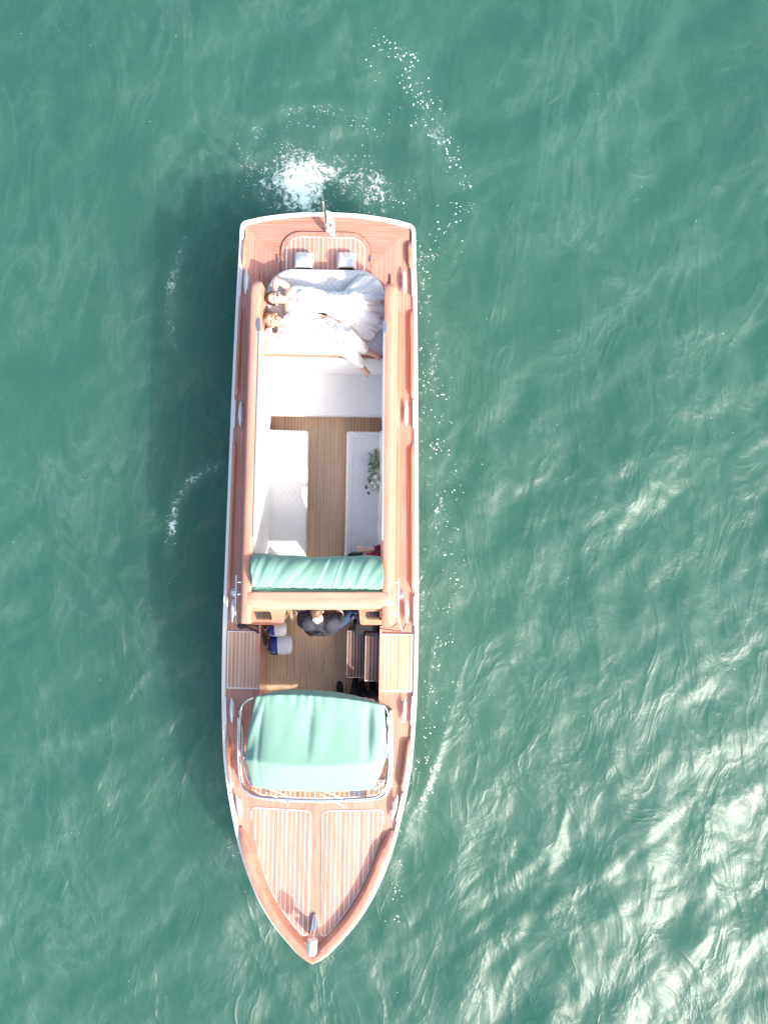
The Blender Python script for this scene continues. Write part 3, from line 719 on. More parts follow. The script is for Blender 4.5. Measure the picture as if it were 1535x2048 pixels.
# canopy bows and arms in stainless tube
for path, zz in (([(505, 1396), (492, 1403), (483, 1414), (481, 1432), (480, 1460), (480, 1490), (484, 1510), (491, 1522)], (1.58, 1.52, 1.45, 1.40, 1.36, 1.34, 1.38, 1.41)),
                 ([(768, 1412), (774, 1424), (777, 1440), (776, 1470), (773, 1500), (771, 1515)], (1.60, 1.52, 1.45, 1.40, 1.40, 1.42)),
                 ([(482, 1440), (486, 1470), (486, 1500), (490, 1545), (503, 1570)], (1.20, 1.2, 1.2, 1.22, 1.25)),
                 ([(781, 1440), (779, 1480), (779, 1520), (772, 1555), (750, 1578)], (1.20, 1.2, 1.2, 1.22, 1.25))):
    s = MB(); s.tube(catmull([P(*p, z) for p, z in zip(path, zz)], 6), .013, 8); s.build('canopy_arm', 'chrome', can)
s = MB(); s.tube([P(px, py, z) for px, py, z in ((514, 1396, 1.60), (550, 1394, 1.67), (632, 1394, 1.715), (715, 1401, 1.68), (764, 1413, 1.60))], .013, 8); s.build('canopy_bow', 'chrome', can)
# windshield
bot = [(480, 1420), (479, 1460), (479.5, 1500), (482, 1540), (487, 1568), (499, 1586), (525, 1596), (580, 1600), (640, 1602), (700, 1600.5), (752, 1597), (770, 1588), (778, 1570), (782, 1540), (783, 1500), (782, 1460), (780, 1420)]
bl = catmull([P(*p, .88) for p in bot], 5); zt_ = 1.27
def topp(p):
    f = max(0, min(1, (P(640, 1500, .9).y - p.y) / .55)); return Vector((p.x * .955, p.y + .16 * f, zt_ - .05 * (1 - f)))
tl = [topp(p) for p in bl]
ws = MB(); ws.tube([p + Vector((0, 0, .012)) for p in bl], .016, 8); wsh = ws.build('windshield', 'chrome', boat)
s = MB(); s.tube(tl, .012, 8); s.build('windshield_frame', 'chrome', wsh)
nb = len(bl) - 1; cuts = [0, 20, 32, 48, 60, nb]
for a, c in zip(cuts[:-1], cuts[1:]):
    s = MB(); s.loft([[bl[k], bl[k].lerp(tl[k], .5), tl[k]] for k in range(a, c + 1)], False); s.build('windshield_pane', 'glass', wsh, solid=.005)
for k in (20, 60, 32, 48):
    s = MB(); s.tube([bl[k], tl[k]], .010, 6); s.build('windshield_post', 'chrome', wsh)
# plinth of varnished wood under the glass and the caulked dash
rings = [[Vector((p.x * k_, p.y - (.03 if p.y < P(640, 1560, .9).y else 0) * (1 if k_ > 1 else -1.5), z)) for p in bl] for k_, z in ((1.03, .84), (1.02, .885), (.985, .887), (.97, .84))]
s = MB(); s.loft(rings, False); s.build('windshield_plinth', 'varnish', boat)
da = [(500, 1560), (503, 1580), (522, 1592), (580, 1597), (640, 1599), (700, 1597), (752, 1592), (766, 1582), (770, 1560)]
step_panel('dashboard', clean([P(*p, .92) for p in da]), .905, .062, 'step_teak', 'caulk', boat, edge=.014, gap=.012)
a = P(717, 1587, .93); s = MB()
for k in range(4): s.box((a.x, a.y + .03 - .022 * k, .922), (.20, .008, .008))
for k in range(5): s.box((a.x - .09 + .045 * k, a.y - .003, .9215), (.006, .075, .007))
s.build('demister_grille', 'chrome', boat, smooth=False)
for dx, dy in ((0, 0), (109, 4)):
    s = MB(); s.tube([P(576 + dx, 1607 + dy, .90), P(560 + dx, 1598 + dy, .97), P(532 + dx, 1584 + dy, 1.12)], .0075, 6); s.ball(P(576 + dx, 1607 + dy, .895), (.022, .022, .03)); wp = s.build('wiper', 'chrome', boat)
    s = MB(); s.tube([P(576 + dx, 1593 + dy, 1.0), P(556 + dx, 1584 + dy, 1.08), P(530 + dx, 1574 + dy, 1.17)], .0085, 6); s.build('wiper_blade', 'chrome', wp)
# ------------------------------------------------------------------ deck fittings
s = MB(); rings = []
for i in range(15):
    t = -1 + 2 * i / 14; r_ = .0075 + .016 * (1 - abs(t) ** 1.8); rings.append([Vector((r_ * 1.15 * math.cos(a), t * .155, .062 - .012 * t * t + .8 * r_ * math.sin(a))) for a in [2 * math.pi * k / 10 for k in range(10)]])
s.loft(rings)
for y in (-.05, .05): s.tube([(0, y * 1.25, .0), (0, y, .06)], [.019, .014], 10)
s.box((0, 0, .004), (.05, .19, .008)); clm = s.mesh('cleat', M['satin'])
s = MB(); s.box((0, 0, 0), (.024, .36, .03)); clp = s.mesh('fairlead_plate', M['satin'], False)
for (pl, pr, py, a) in ((491.5, 808, 562, 1), (480.5, 812, 827, 1), (465, 813, 1222, 1.5), (463.5, 808, 1421, -1.5), (479, 788.5, 1612, -12)):
    for s_, px in ((-1, pl), (1, pr)):
        p = P(px, py, .89); rz = R(a) * s_ * -1
        inst(clm, 'cleat', boat, (p.x, p.y, zd(p.x, p.y)), (0, 0, R(-a if s_ < 0 else a)))
        xx = w0(p.y) - .040; inst(clp, 'fairlead_plate', boat, (s_ * xx, p.y, zd0(p.y) + .022), (0, 0, math.atan2(-(w0(p.y + .1) - w0(p.y - .1)) * s_, .2)))
# grab rails beside the cabin front
for s_, pts in ((-1, [(473, 1152), (472.5, 1175), (471.5, 1205), (471, 1228), (473, 1242), (476, 1251)]), (1, [(796.5, 1157), (796.5, 1180), (795.5, 1210), (795, 1230), (798, 1246), (803, 1259)])):
    zz = (1.22, 1.23, 1.23, 1.22, 1.08, .92)
    path = catmull([P(*p, z) for p, z in zip(pts, zz)], 6); s = MB(); s.tube(path, .016, 10); s.ball(path[0], .017); gr = s.build('grab_rail', 'chrome', boat)
    for py in (1164, 1188):
        a = P(pts[0][0], py, 1.22); s = MB(); s.tube([a, a + Vector((-s_ * .065, 0, -.01))], .011, 8); s.build('rail_stub', 'chrome', gr)
    a = P(466.5 if s_ < 0 else 800.5, 1188 if s_ < 0 else 1192, .95); s = MB()
    s.ball((a.x, a.y, zd(a.x, a.y, .03)), (.052, .048, .055)); s.tube([(a.x, a.y, zd(a.x, a.y)), (a.x, a.y, zd(a.x, a.y, .02))], .058, 16); s.build('side_lamp', 'chrome', boat)
V_ = lambda *a: Vector(a)
# bow light: faired chrome body with a standing drum
s = MB(); rings = []
p0, p1 = P(628.5, 1833, 1.05), P(627, 1882, 1.10)
for i in range(15):
    t = i / 14; c_ = p0.lerp(p1, t); w = .052 * math.sin(math.pi * (.06 + .62 * t)) ** .7; h = .03 + .20 * t ** 1.2
    zb = zd(0, c_.y) - .005
    rings.append([Vector((c_.x + w * a_, c_.y, zb + h * b_)) for a_, b_ in ((-1, 0), (-.95, .4), (-.7, .8), (-.3, .98), (.3, .98), (.7, .8), (.95, .4), (1, 0))])
s.loft(rings); bl_ = s.build('bow_light', 'chrome', boat)
s = MB(); c0 = P(625, 1877, 1.31); c1 = P(623, 1908, 1.33)
s.tube([c0, c0.lerp(c1, .05), c0.lerp(c1, .5), c0.lerp(c1, .93), c1], [.050, .062, .064, .062, .050], 20); s.ball(c1, (.048, .02, .048)); s.build('lamp_drum', 'satin', bl_)
s = MB(); cm = c0.lerp(c1, .3); s.tube([V_(cm.x, cm.y + .02, zd(0, cm.y)), cm], [.03, .022], 12); s.build('lamp_stem', 'chrome', bl_)
# ------------------------------------------------------------------ ensign on the transom
fs0, fs1 = P(653, 461, .85), P(645.5, 404, 1.50)
ens = thing('ensign', fs0, 'small green, white and red flag on a staff at the stern', 'flag')
s = MB(); s.tube([fs0, fs0.lerp(fs1, .5), fs1], .011, 8); s.ball(fs1, .018); s.tube([fs0 - Vector((0, 0, .02)), fs0 + Vector((0, .01, .05))], [.03, .02], 10); s.build('staff', 'chrome', ens)
# hanging cloth in three bands
ax = (fs1 - fs0).normalized()
for bi, mt in enumerate(('flag_green', 'flag_white', 'flag_red')):
    g = []
    for i in range(13):
        t = (i / 12); hoist = fs0.lerp(fs1, .30 + .62 * t); r_ = []
        for j in range(7):
            q_ = (0, .20, .90, 1.0)[bi] + j / 6 * (.20, .70, .10)[bi]
            r_.append(hoist + Vector((.085 * q_ + .045 * math.sin(q_ * 9 + t * 2) * q_ + .02 * t, -.13 * q_ * (1 - .3 * t) + .03 * math.sin(q_ * 7 + t * 4), -.34 * q_ * (.5 + .5 * t))))
        g.append(r_)
    s = MB(); s.grid(g); s.build('flag_band', mt, ens, solid=.003)
# ------------------------------------------------------------------ people
def hand(mb, wr, d, nrm, thumb, curl=.5, size=1.0, spread=.12):
    d = d.normalized(); nrm = (nrm - d * nrm.dot(d)).normalized(); sd_ = nrm.cross(d).normalized() * thumb   # thumb side
    k = wr + d * .085 * size
    for o in (-.022, 0, .022): mb.limb([wr + sd_ * o * .5, k + sd_ * o * size], [.017 * size, .015 * size], 8)
    for i, (o, L) in enumerate(((.030, .066), (.010, .074), (-.010, .070), (-.029, .055))):
        a = k + sd_ * o * size; d1 = (d + sd_ * o * 4 * spread / .12 * .25 - nrm * curl * .5).normalized(); d2 = (d1 - nrm * curl).normalized(); d3 = (d2 - nrm * curl * .8).normalized()
        p1 = a + d1 * L * .45 * size; p2 = p1 + d2 * L * .33 * size; p3 = p2 + d3 * L * .28 * size
        mb.limb([a, p1, p2, p3], [.0098 * size, .0092 * size, .0085 * size, .0075 * size], 8)
    b0 = wr + d * .025 * size + sd_ * .022 * size; t1 = b0 + (d * .5 + sd_ * .8 - nrm * .2).normalized() * .04 * size; t2 = t1 + (d * .9 + sd_ * .35 - nrm * .3).normalized() * .032 * size
    mb.limb([b0, t1, t2], [.014 * size, .011 * size, .009 * size], 8)
def head(mb, c, f, u, k=1.0):     # c centre, f facing, u crown direction
    f = f.normalized(); u = (u - f * u.dot(f)).normalized(); r_ = f.cross(u).normalized(); A = (r_, f, u)
    g_ = lambda x, y, z: c + (r_ * x + f * y + u * z) * k
    mb.ball(g_(0, -.012, .025), (.077 * k, .094 * k, .092 * k), A, 20, 14); mb.ball(g_(0, .018, -.04), (.060 * k, .066 * k, .078 * k), A, 18, 12)
    mb.ball(g_(0, .045, -.088), (.030 * k, .030 * k, .024 * k), A); mb.limb([g_(0, .083, .012), g_(0, .104, -.028)], [.009 * k, .014 * k], 8)
    for s_ in (1, -1):
        mb.ball(g_(s_ * .077, -.005, -.01), (.010 * k, .020 * k, .032 * k), A, 10, 8); mb.ball(g_(s_ * .014, .090, -.031), (.010 * k, .010 * k, .009 * k), A, 8, 6)
        mb.ball(g_(s_ * .036, .066, -.035), (.022 * k, .018 * k, .02 * k), A, 10, 8); mb.limb([g_(s_ * .012, .082, .024), g_(s_ * .052, .066, .024)], [.010 * k, .009 * k], 8)
    return g_, A, k
def face_bits(par, g_, A, k, hairmat, lip='lip'):
    for s_ in (1, -1):
        s = MB(); s.tube([g_(s_ * .014, .0935, .030), g_(s_ * .034, .088, .034), g_(s_ * .055, .070, .028)], [.004 * k, .005 * k, .003 * k], 6); s.build('eyebrow', hairmat, par)
        s = MB(); s.tube([g_(s_ * .018, .083, .003), g_(s_ * .034, .083, .0), g_(s_ * .050, .070, .004)], [.003 * k, .0045 * k, .003 * k], 6); s.build('eyelid', hairmat, par)
    s = MB(); s.tube([g_(-.024, .074, -.062), g_(0, .086, -.060), g_(.024, .074, -.062)], [.004 * k, .0085 * k, .004 * k], 8); s.build('lips', lip, par)
V = Vector
# --- bride on the sun pad
zb = zP + .01
bd = MB()
hc = P(551, 597, 1.19); hf = V((.30, -.05, .95)); hu = V((-.95, .02, .25))
gb_, Ab, kb = head(bd, hc, hf, hu, .95)
neck0, neck1 = hc + V((.07, .0, -.045)), P(578, 598, 1.13)
shU, shD = P(578, 577, 1.12), P(577, 617, 1.12); chest = P(600, 597, 1.13); waist = P(645, 600, 1.11); hip = P(672, 610, 1.13)
bd.limb([neck0, neck1], [.047, .05]); bd.limb([shU, P(578, 597, 1.12), shD], [.052, .062, .052]); bd.limb([P(583, 588, 1.11), P(625, 592, 1.10), waist, hip], [.085, .085, .08, .10]); bd.limb([P(583, 606, 1.11), P(625, 608, 1.10), P(648, 606, 1.11), P(672, 618, 1.13)], [.085, .085, .08, .10])
elU, wrU = P(552, 560, 1.12), P(549, 583, 1.14)
bd.limb([shU, P(566, 567, 1.12), elU], [.050, .046, .040]); bd.limb([elU, P(550, 572, 1.12), wrU], [.040, .038, .028]); hand(bd, wrU, V((-.12, -1, -.2)), V((0, -.2, 1)), 1, .4, .95)
elD, wrD = P(618, 628, 1.09), P(650, 636, 1.13)
bd.limb([shD, P(596, 622, 1.11), elD], [.050, .044, .038]); bd.limb([elD, P(634, 632, 1.11), wrD], [.038, .035, .027]); hand(bd, wrD, V((1, -.05, .05)), V((0, .1, 1)), 1, .55, .95)
knU, knD = P(705, 596, 1.22), P(712, 622, 1.20); anU, anD = P(752, 604, 1.09), P(757, 640, 1.09)
for h_, k_, a_ in ((P(675, 602, 1.13), knU, anU), (P(677, 622, 1.13), knD, anD)): bd.limb([h_, k_, a_], [.085, .058, .036]); bd.limb([a_, a_ + V((.06, -.01, .01))], [.032, .024])
bride = bd.build('person', 'skin_fair', None, remesh=.0065, smoothit=4)
tag(bride, 'person in strapless white gown lying with one arm bent behind dark hair', 'person')
face_bits(bride, gb_, Ab, kb, 'hair_dark')
hr = MB(); hr.ball(gb_(0, -.030, .045), (.086 * kb, .088 * kb, .092 * kb), Ab, 20, 14); hr.ball(gb_(0, -.10, .06), .05, Ab); hr.ball(gb_(.05, -.03, .02), (.04, .06, .07), Ab); hr.ball(gb_(-.05, -.03, .02), (.04, .06, .07), Ab)
hr.build('hair', 'hair_dark', bride, remesh=.008, smoothit=3, wrinkle=.012, wscale=.03)
# earring and gown
s = MB(); s.ball(gb_(-.083, 0, -.045), .009); s.build('earring', 'chrome', bride)
dr = MB()
dr.limb([P(590, 586, 1.115), P(625, 590, 1.11), P(650, 598, 1.11), P(676, 602, 1.13)], [.098, .097, .092, .115], 18); dr.limb([P(590, 608, 1.115), P(625, 610, 1.11), P(650, 610, 1.11), P(677, 622, 1.13)], [.098, .097, .092, .115], 18)
dr.ball(P(603, 588, 1.20), (.065, .06, .05)); dr.ball(P(603, 607, 1.20), (.065, .06, .05))
dr.limb([P(676, 602, 1.13), P(705, 596, 1.225), P(745, 602, 1.10)], [.112, .088, .075]); dr.limb([P(677, 622, 1.13), P(712, 622, 1.205), P(750, 638, 1.09)], [.112, .086, .075])
dr.build('gown', 'white_cloth', bride, remesh=.010, smoothit=6, wrinkle=.028, wscale=.09)
g = []
for i in range(41):                # tulle skirt fanned over the pad
    t = i / 40; r_ = []
    for j in range(73):
        w_ = j / 72; a = R(48 - 130 * w_)
        L = (82 + 22 * math.sin(w_ * 3.1) + 5 * math.sin(w_ * 19) + 3 * math.sin(w_ * 43)) * t
        px, py = 664 + 12 * math.sin(w_ * 3.14) + L * math.cos(a) * 1.05, 604 - L * math.sin(a) * .93
        px = min(px, 771 - 2 * math.sin(w_ * 31) ** 2 - 3 * (1 - t)); py = min(max(py, 552), 702)
        rid = .022 * math.sin(w_ * 58 + 2 * math.sin(t * 5 + w_ * 8)) * t + .012 * math.sin(w_ * 131 + 3 * t) * t
        bulk = .20 * (1 - t) ** 1.1 * (.45 + .55 * math.sin(math.pi * min(1, w_ * 1.05))) + .13 * math.exp(-((t - .45) / .22) ** 2) * math.exp(-((w_ - .42) / .3) ** 2)
        z = zP + .022 + .018 + max(-.012, rid) + bulk
        r_.append(P(px, py, max(z, zP + .018)))
    g.append(r_)
s = MB(); s.grid(g); s.build('skirt', 'tulle', bride, wrinkle=.02, wscale=.05, solid=.006)
# --- groom
gd = MB(); hc = P(546, 640, 1.18); hf = V((.34, -.22, .92)); hu = V((-.92, .18, .25)); gg, Ag, kg = head(gd, hc, hf, hu, 1.04)
sU, sD = P(582, 634, 1.10), P(562, 682, 1.10); nk = P(570, 655, 1.10)
gd.limb([hc + V((.07, -.03, -.05)), nk], [.055, .06]); gd.limb([sU, nk, sD], [.06, .07, .06])
hipU, hipD = P(655, 655, 1.12), P(650, 684, 1.12)
gd.limb([P(578, 645, 1.11), P(615, 652, 1.11), hipU], [.095, .09, .10]); gd.limb([P(572, 674, 1.11), P(612, 678, 1.11), hipD], [.095, .09, .10])
eU, wU = P(618, 634, 1.12), P(652, 642, 1.15); gd.limb([sU, eU], [.052, .042]); gd.limb([eU, P(634, 638, 1.15), wU], [.042, .038, .03]); hand(gd, wU, V((1, .12, .05)), V((0, .1, 1)), -1, .5)
eD, wD = P(533, 671, 1.09), P(541, 651, 1.07); gd.limb([sD, eD], [.052, .042]); gd.limb([eD, wD], [.042, .03]); hand(gd, wD, V((.2, 1, -.05)), V((0, 0, 1)), 1, .3)
kU, aU, kD, aD = P(698, 672, 1.26), P(733, 702, 1.09), P(700, 704, 1.22), P(723, 731, 1.05)
gd.limb([hipU, kU], [.085, .06]); gd.limb([kU, kU.lerp(aU, .4), aU], [.058, .055, .037]); gd.limb([hipD, kD], [.085, .06]); gd.limb([kD, kD.lerp(aD, .4), aD], [.058, .055, .037])
for a_, tv in ((aU, V((.13, -.06, .0))), (aD, V((.07, -.09, .0)))):
    gd.limb([a_ + V((-.015, 0, -.01)), a_ + tv * .6, a_ + tv * 1.05], [.034, .034, .026])
    sdv = V((-tv.y, tv.x, 0)).normalized()
    for i, o in enumerate((-.030, -.014, .0, .014, .028)): gd.limb([a_ + tv * .95 + sdv * o, a_ + tv * (1.38 - .05 * i) + sdv * o], [.011, .009 if i else .012], 8)
groom = gd.build('person', 'skin', None, remesh=.0065, smoothit=4)
tag(groom, 'barefoot person in white shirt and cream trousers lying on the sun pad', 'person')
face_bits(groom, gg, Ag, kg, 'hair_brown')
hr = MB(); hr.ball(gg(0, -.028, .052), (.088 * kg, .092 * kg, .090 * kg), Ag, 20, 14); hr.ball(gg(.02, .03, .105), (.06, .045, .035), Ag); hr.ball(gg(-.06, -.02, .03), (.034, .06, .06), Ag); hr.ball(gg(.06, -.02, .03), (.034, .06, .06), Ag)
hr.build('hair', 'hair_brown', groom, remesh=.008, smoothit=2, wrinkle=.03, wscale=.03)
sh = MB(); sh.limb([sU, P(571, 657, 1.11), sD], [.078, .088, .078]); sh.limb([P(580, 644, 1.12), P(615, 650, 1.12), P(660, 655, 1.12)], [.108, .108, .112], 18); sh.limb([P(573, 675, 1.12), P(612, 679, 1.12), P(655, 686, 1.12)], [.108, .108, .112], 18); sh.limb([P(576, 660, 1.13), P(615, 664, 1.14), P(656, 668, 1.14)], [.10, .11, .11], 18)
sh.limb([sU, eU, P(634, 638, 1.15)], [.074, .062, .052]); sh.limb([sD, eD, eD.lerp(wD, .4)], [.074, .062, .052])
sh.build('shirt', 'white_cloth', groom, remesh=.010, smoothit=5, wrinkle=.045, wscale=.075)
s = MB(); s.tube([P(575, 642, 1.20), P(583, 652, 1.235), P(579, 668, 1.20)], [.014, .02, .014], 8, .6); s.build('collar', 'white_cloth', groom)
tr = MB(); tr.limb([hipU + V((-.05, 0, 0)), hipU, kU, kU.lerp(aU, .5), kU.lerp(aU, .86)], [.105, .112, .082, .076, .064]); tr.limb([hipD + V((-.05, 0, 0)), hipD, kD, kD.lerp(aD, .5), kD.lerp(aD, .86)], [.105, .112, .082, .076, .064])
tr.build('trousers', 'cream_cloth', groom, remesh=.010, smoothit=4, wrinkle=.045, wscale=.07)
# --- generic clothed figure
def figure(label, J, top, legs, hairm, shoe='black', vox=.009, sleeves=1.0, skin='skin', hands=(.4, .4), hn=(V((0, 0, 1)), V((0, 0, 1))), bald=False, k=1.0):
    b_ = MB(); g_, A_, k_ = head(b_, J['head'], J['face'], J['crown'], k)
    u_ = J['crown'].normalized(); b_.limb([J['head'] - u_ * .09, J['neck']], [.054, .06])
    b_.limb([J['sh'][0], J['neck'], J['sh'][1]], [.058, .07, .058])
    for i in (0, 1):
        c0 = J['sh'][i].lerp(J['neck'], .35); b_.limb([c0, c0.lerp(J['hip'][i], .5), J['hip'][i]], [.095, .095, .105]); b_.limb([J['sh'][i], J['el'][i]], [.052, .042]); b_.limb([J['el'][i], J['el'][i].lerp(J['wr'][i], .35), J['wr'][i]], [.042, .040, .029])
        hd = J['hd'][i] if 'hd' in J else (J['wr'][i] - J['el'][i]); hand(b_, J['wr'][i], hd, hn[i], 1 if i else -1, hands[i])
        b_.limb([J['hip'][i], J['kn'][i]], [.085, .060]); b_.limb([J['kn'][i], J['kn'][i].lerp(J['an'][i], .35), J['an'][i]], [.058, .056, .038]); t = J['toe'][i]; b_.limb([J['an'][i] - V((0, 0, .04)), t], [.036, .028])
    o = b_.build('person', skin, None, remesh=vox, smoothit=3); tag(o, label, 'person')
    face_bits(o, g_, A_, k_, hairm)
    h_ = MB(); h_.ball(g_(0, -.026, .048), (.084 * k, .090 * k, .088 * k), A_, 18, 12); h_.build('hair', hairm, o, remesh=.009, smoothit=2, wrinkle=.01, wscale=.03)
    t_ = MB(); t_.limb([J['sh'][0], J['neck'] - u_ * .02, J['sh'][1]], [.076, .082, .076])
    for i in (0, 1):
        c0 = J['sh'][i].lerp(J['neck'], .35); t_.limb([c0, c0.lerp(J['hip'][i], .5), J['hip'][i].lerp(c0, .1)], [.112, .114, .118], 18)
        if sleeves <= 1: t_.limb([J['sh'][i], J['sh'][i].lerp(J['el'][i], sleeves)], [.072, .062])
        else: t_.limb([J['sh'][i], J['el'][i], J['el'][i].lerp(J['wr'][i], sleeves - 1)], [.072, .060, .048])
    mh = J['hip'][0].lerp(J['hip'][1], .5); t_.limb([J['neck'].lerp(mh, .12), J['neck'].lerp(mh, .5), mh], [.10, .125, .135], 18); t_.limb([J['hip'][0], J['hip'][1]], [.135, .135])
    t_.build('shirt', top, o, remesh=.011, smoothit=5, wrinkle=.03, wscale=.09)
    l_ = MB(); l_.limb([J['hip'][0], J['hip'][1]], [.115, .115])
    for i in (0, 1): l_.limb([J['hip'][i], J['kn'][i], J['kn'][i].lerp(J['an'][i], .5), J['kn'][i].lerp(J['an'][i], .92)], [.112, .080, .072, .060])
    l_.build('trousers', legs, o, remesh=.011, smoothit=4, wrinkle=.03, wscale=.08)
    for i in (0, 1):
        t = J['toe'][i]; a_ = J['an'][i] - V((0, 0, .035)); d_ = (t - a_); d_.z = 0; d_.normalize(); s = MB(); s.limb([a_ - d_ * .045, a_ + d_ * .06, t + d_ * .02], [.046, .050, .040]); s.build('shoe', shoe, o, remesh=.01, smoothit=3)
    return o, g_
# --- crew member sitting in the cabin doorway, back to the bow
Jc = dict(head=P(633, 1221, 1.20), face=V((.05, .80, -.55)), crown=V((0, .55, .83)), neck=P(636, 1240, 1.07), sh=(P(606, 1246, 1.0), P(672, 1246, 1.0)), hip=(P(626, 1252, .62), P(658, 1252, .62)),
          el=(P(601, 1226, .84), P(681, 1230, .85)), wr=(P(620, 1200, .74), P(671, 1202, .80)), kn=(P(622, 1196, .70), P(710, 1223, .70)), an=(P(622, 1185, .32), P(730, 1205, .32)), toe=(P(622, 1165, .26), P(739, 1190, .26)))
crew, _ = figure('person in dark navy polo shirt sitting in the cabin doorway, seen from behind', Jc, 'navy', 'jeans', 'hair_brown', sleeves=.75, skin='skin_fair')
s = MB(); a = P(642, 1246, .5)
s.tube([Jc['neck'] + V((.058 * math.cos(t), .052 * math.sin(t) + .01, .045 + .012 * math.sin(t))) for t in [k * math.pi / 8 for k in range(17)]], .010, 8); s.build('collar', 'grey_cloth', crew)
q = MB(); q.box((a.x, a.y + .06, (zF + .51) / 2), (.40, .22, .51 - zF)); q.build('helm_seat', 'varnish', boat, bevel=.015)
# --- passenger in burgundy under the folded top
Jp = dict(head=P(752, 1145, 1.06), face=V((-.9, .35, .1)), crown=V((.1, 0, 1)), neck=P(752, 1140, 0.90), sh=(P(747, 1158, 0.86), P(750, 1115, 0.86)), hip=(P(742, 1150, 0.68), P(738, 1122, 0.68)),
          el=(P(728, 1160, 0.76), P(757, 1098, 0.80)), wr=(P(712, 1150, 0.72), P(738, 1100, 0.90)), hd=(V((-1, .3, 0)), V((-1, .12, .25))), kn=(P(700, 1145, 0.68), P(704, 1117, 0.69)), an=(P(690, 1148, 0.33), P(693, 1122, 0.33)), toe=(P(675, 1150, 0.26), P(678, 1124, 0.26)))
pas, _ = figure('person in burgundy top holding out a hand beside the folded green cover', Jp, 'burgundy', 'black', 'hair_dark', sleeves=1.45, hands=(.4, .15), hn=(V((0, 0, 1)), V((.1, .2, 1))), skin='skin_fair', vox=.0065)
# --- two people in dark clothes under the forward canopy
def sitter(px, label, knl, knr, anl, anr, tol, tor):
    J = dict(head=P(px, 1445, 1.40), face=V((0, 1, 0)), crown=V((0, 0, 1)), neck=P(px, 1448, 1.24), sh=(P(px - 25, 1447, 1.17), P(px + 25, 1447, 1.17)), hip=(P(px - 13, 1455, .80), P(px + 13, 1455, .80)),
             el=(P(px - 28, 1435, .98), P(px + 28, 1435, .98)), wr=(P(px - 16, 1415, .92), P(px + 14, 1415, .92)), kn=(knl, knr), an=(anl, anr), toe=(tol, tor))
    return figure(label, J, 'black', 'black', 'hair_dark', sleeves=1.8, vox=.012)
sitter(690, 'person in dark trousers under the forward canopy, feet nearer the boat centreline', P(679, 1408, .80), P(706, 1404, .80), P(679, 1388, .42), P(709, 1380, .44), P(679, 1370, .35), P(711, 1356, .36))
sitter(738, 'person in dark trousers under the forward canopy, beside the starboard side', P(729, 1404, .80), P(747, 1402, .80), P(726, 1388, .44), P(745, 1382, .44), P(724, 1370, .36), P(744, 1368, .36))
a, c = P(665, 1445, .7), P(758, 1475, .7)
q = MB(); q.box(((a.x + c.x) / 2, (a.y + c.y) / 2, (zF + .68) / 2), (c.x - a.x, abs(c.y - a.y) + .15, .68 - zF)); q.build('helm_bench', 'varnish', boat, bevel=.01)
# ------------------------------------------------------------------ loose things
def fender(c0, c1, r_, label):
    d = (c1 - c0).normalized(); L = (c1 - c0).length; base = c0.lerp(c1, .5); base.z = zF
    f = thing('fender', base, label, 'fender', 'boat fenders on the cockpit floor')
    prof = [(.30, .98), (.40, 1.0), (.80, 1.0), (.90, .95), (.96, .80), (1.0, .45), (1.005, .05)]
    s = MB(); s.tube([c0 + d * L * t for t, _ in prof], [r_ * k for _, k in prof], 28); s.build('fender_body', 'fender_white', f)
    prof = [(-.10, .10), (-.08, .22), (-.03, .26), (-.01, .45), (.04, .78), (.10, .95), (.18, 1.005), (.38, 1.008), (.382, .97)]
    s = MB(); s.tube([c0 + d * L * t for t, _ in prof], [r_ * k for _, k in prof], 28); s.build('end_cap', 'fender_blue', f)
    e = c0 - d * L * .06; s = MB(); s.tube([e + V((.035 * math.cos(t), .0, .035 * math.sin(t))) for t in [k * math.pi / 6 for k in range(13)]], .011, 8); s.build('rope_eye', 'rope_grey', f)
    s = MB()
    for k in range(5): s.tube(catmull([e + V((0, 0, .03)), e + V((.04 + .02 * k, .05 - .025 * k, .08)), e + V((.10, .07 - .035 * k, .05 + .01 * k)), e + V((.05, .03 - .02 * k, .09))], 6), .0055, 6)
    s.build('lashing', 'rope_grey', f)
    return f
fender(P(535, 1259, .48), P(573, 1256, .46), .105, 'white fender with violet-blue end, the one nearer the cabin front')
fender(P(537, 1292, .45), P(585, 1289, .42), .125, 'white fender with dark blue end, the one farther from the cabin')
rp = MB()
for k, pts in enumerate(([(474, 1250, .97), (490, 1249, .92), (508, 1250, .90), (522, 1256, .80), (529, 1272, .65), (531, 1286, .55)], [(475, 1253, .95), (492, 1254, .92), (512, 1262, .89), (523, 1270, .78), (529, 1284, .6), (532, 1291, .55)],
                         [(476, 1251, .99), (489, 1245, .93), (505, 1245, .91), (520, 1247, .84), (529, 1254, .62)], [(473, 1248, .95), (481, 1256, .90), (492, 1252, .90), (484, 1246, .92), (477, 1254, .94)])):
    rp.tube(catmull([P(*p) for p in pts], 8), .014, 8)
tag(rp.build('rope', 'rope', None), 'tangle of black rope tied to the grab rail above the fenders', 'rope')
rp = MB(); rp.tube(catmull([P(*p) for p in ((812, 1245, .93), (806, 1258, .90), (795, 1262, .87), (775, 1259, .87), (759, 1257, .86))], 8), .006, 6); tag(rp.build('mooring_line', 'rope', None), 'thin dark line running from the starboard cleat into the cockpit', 'rope')
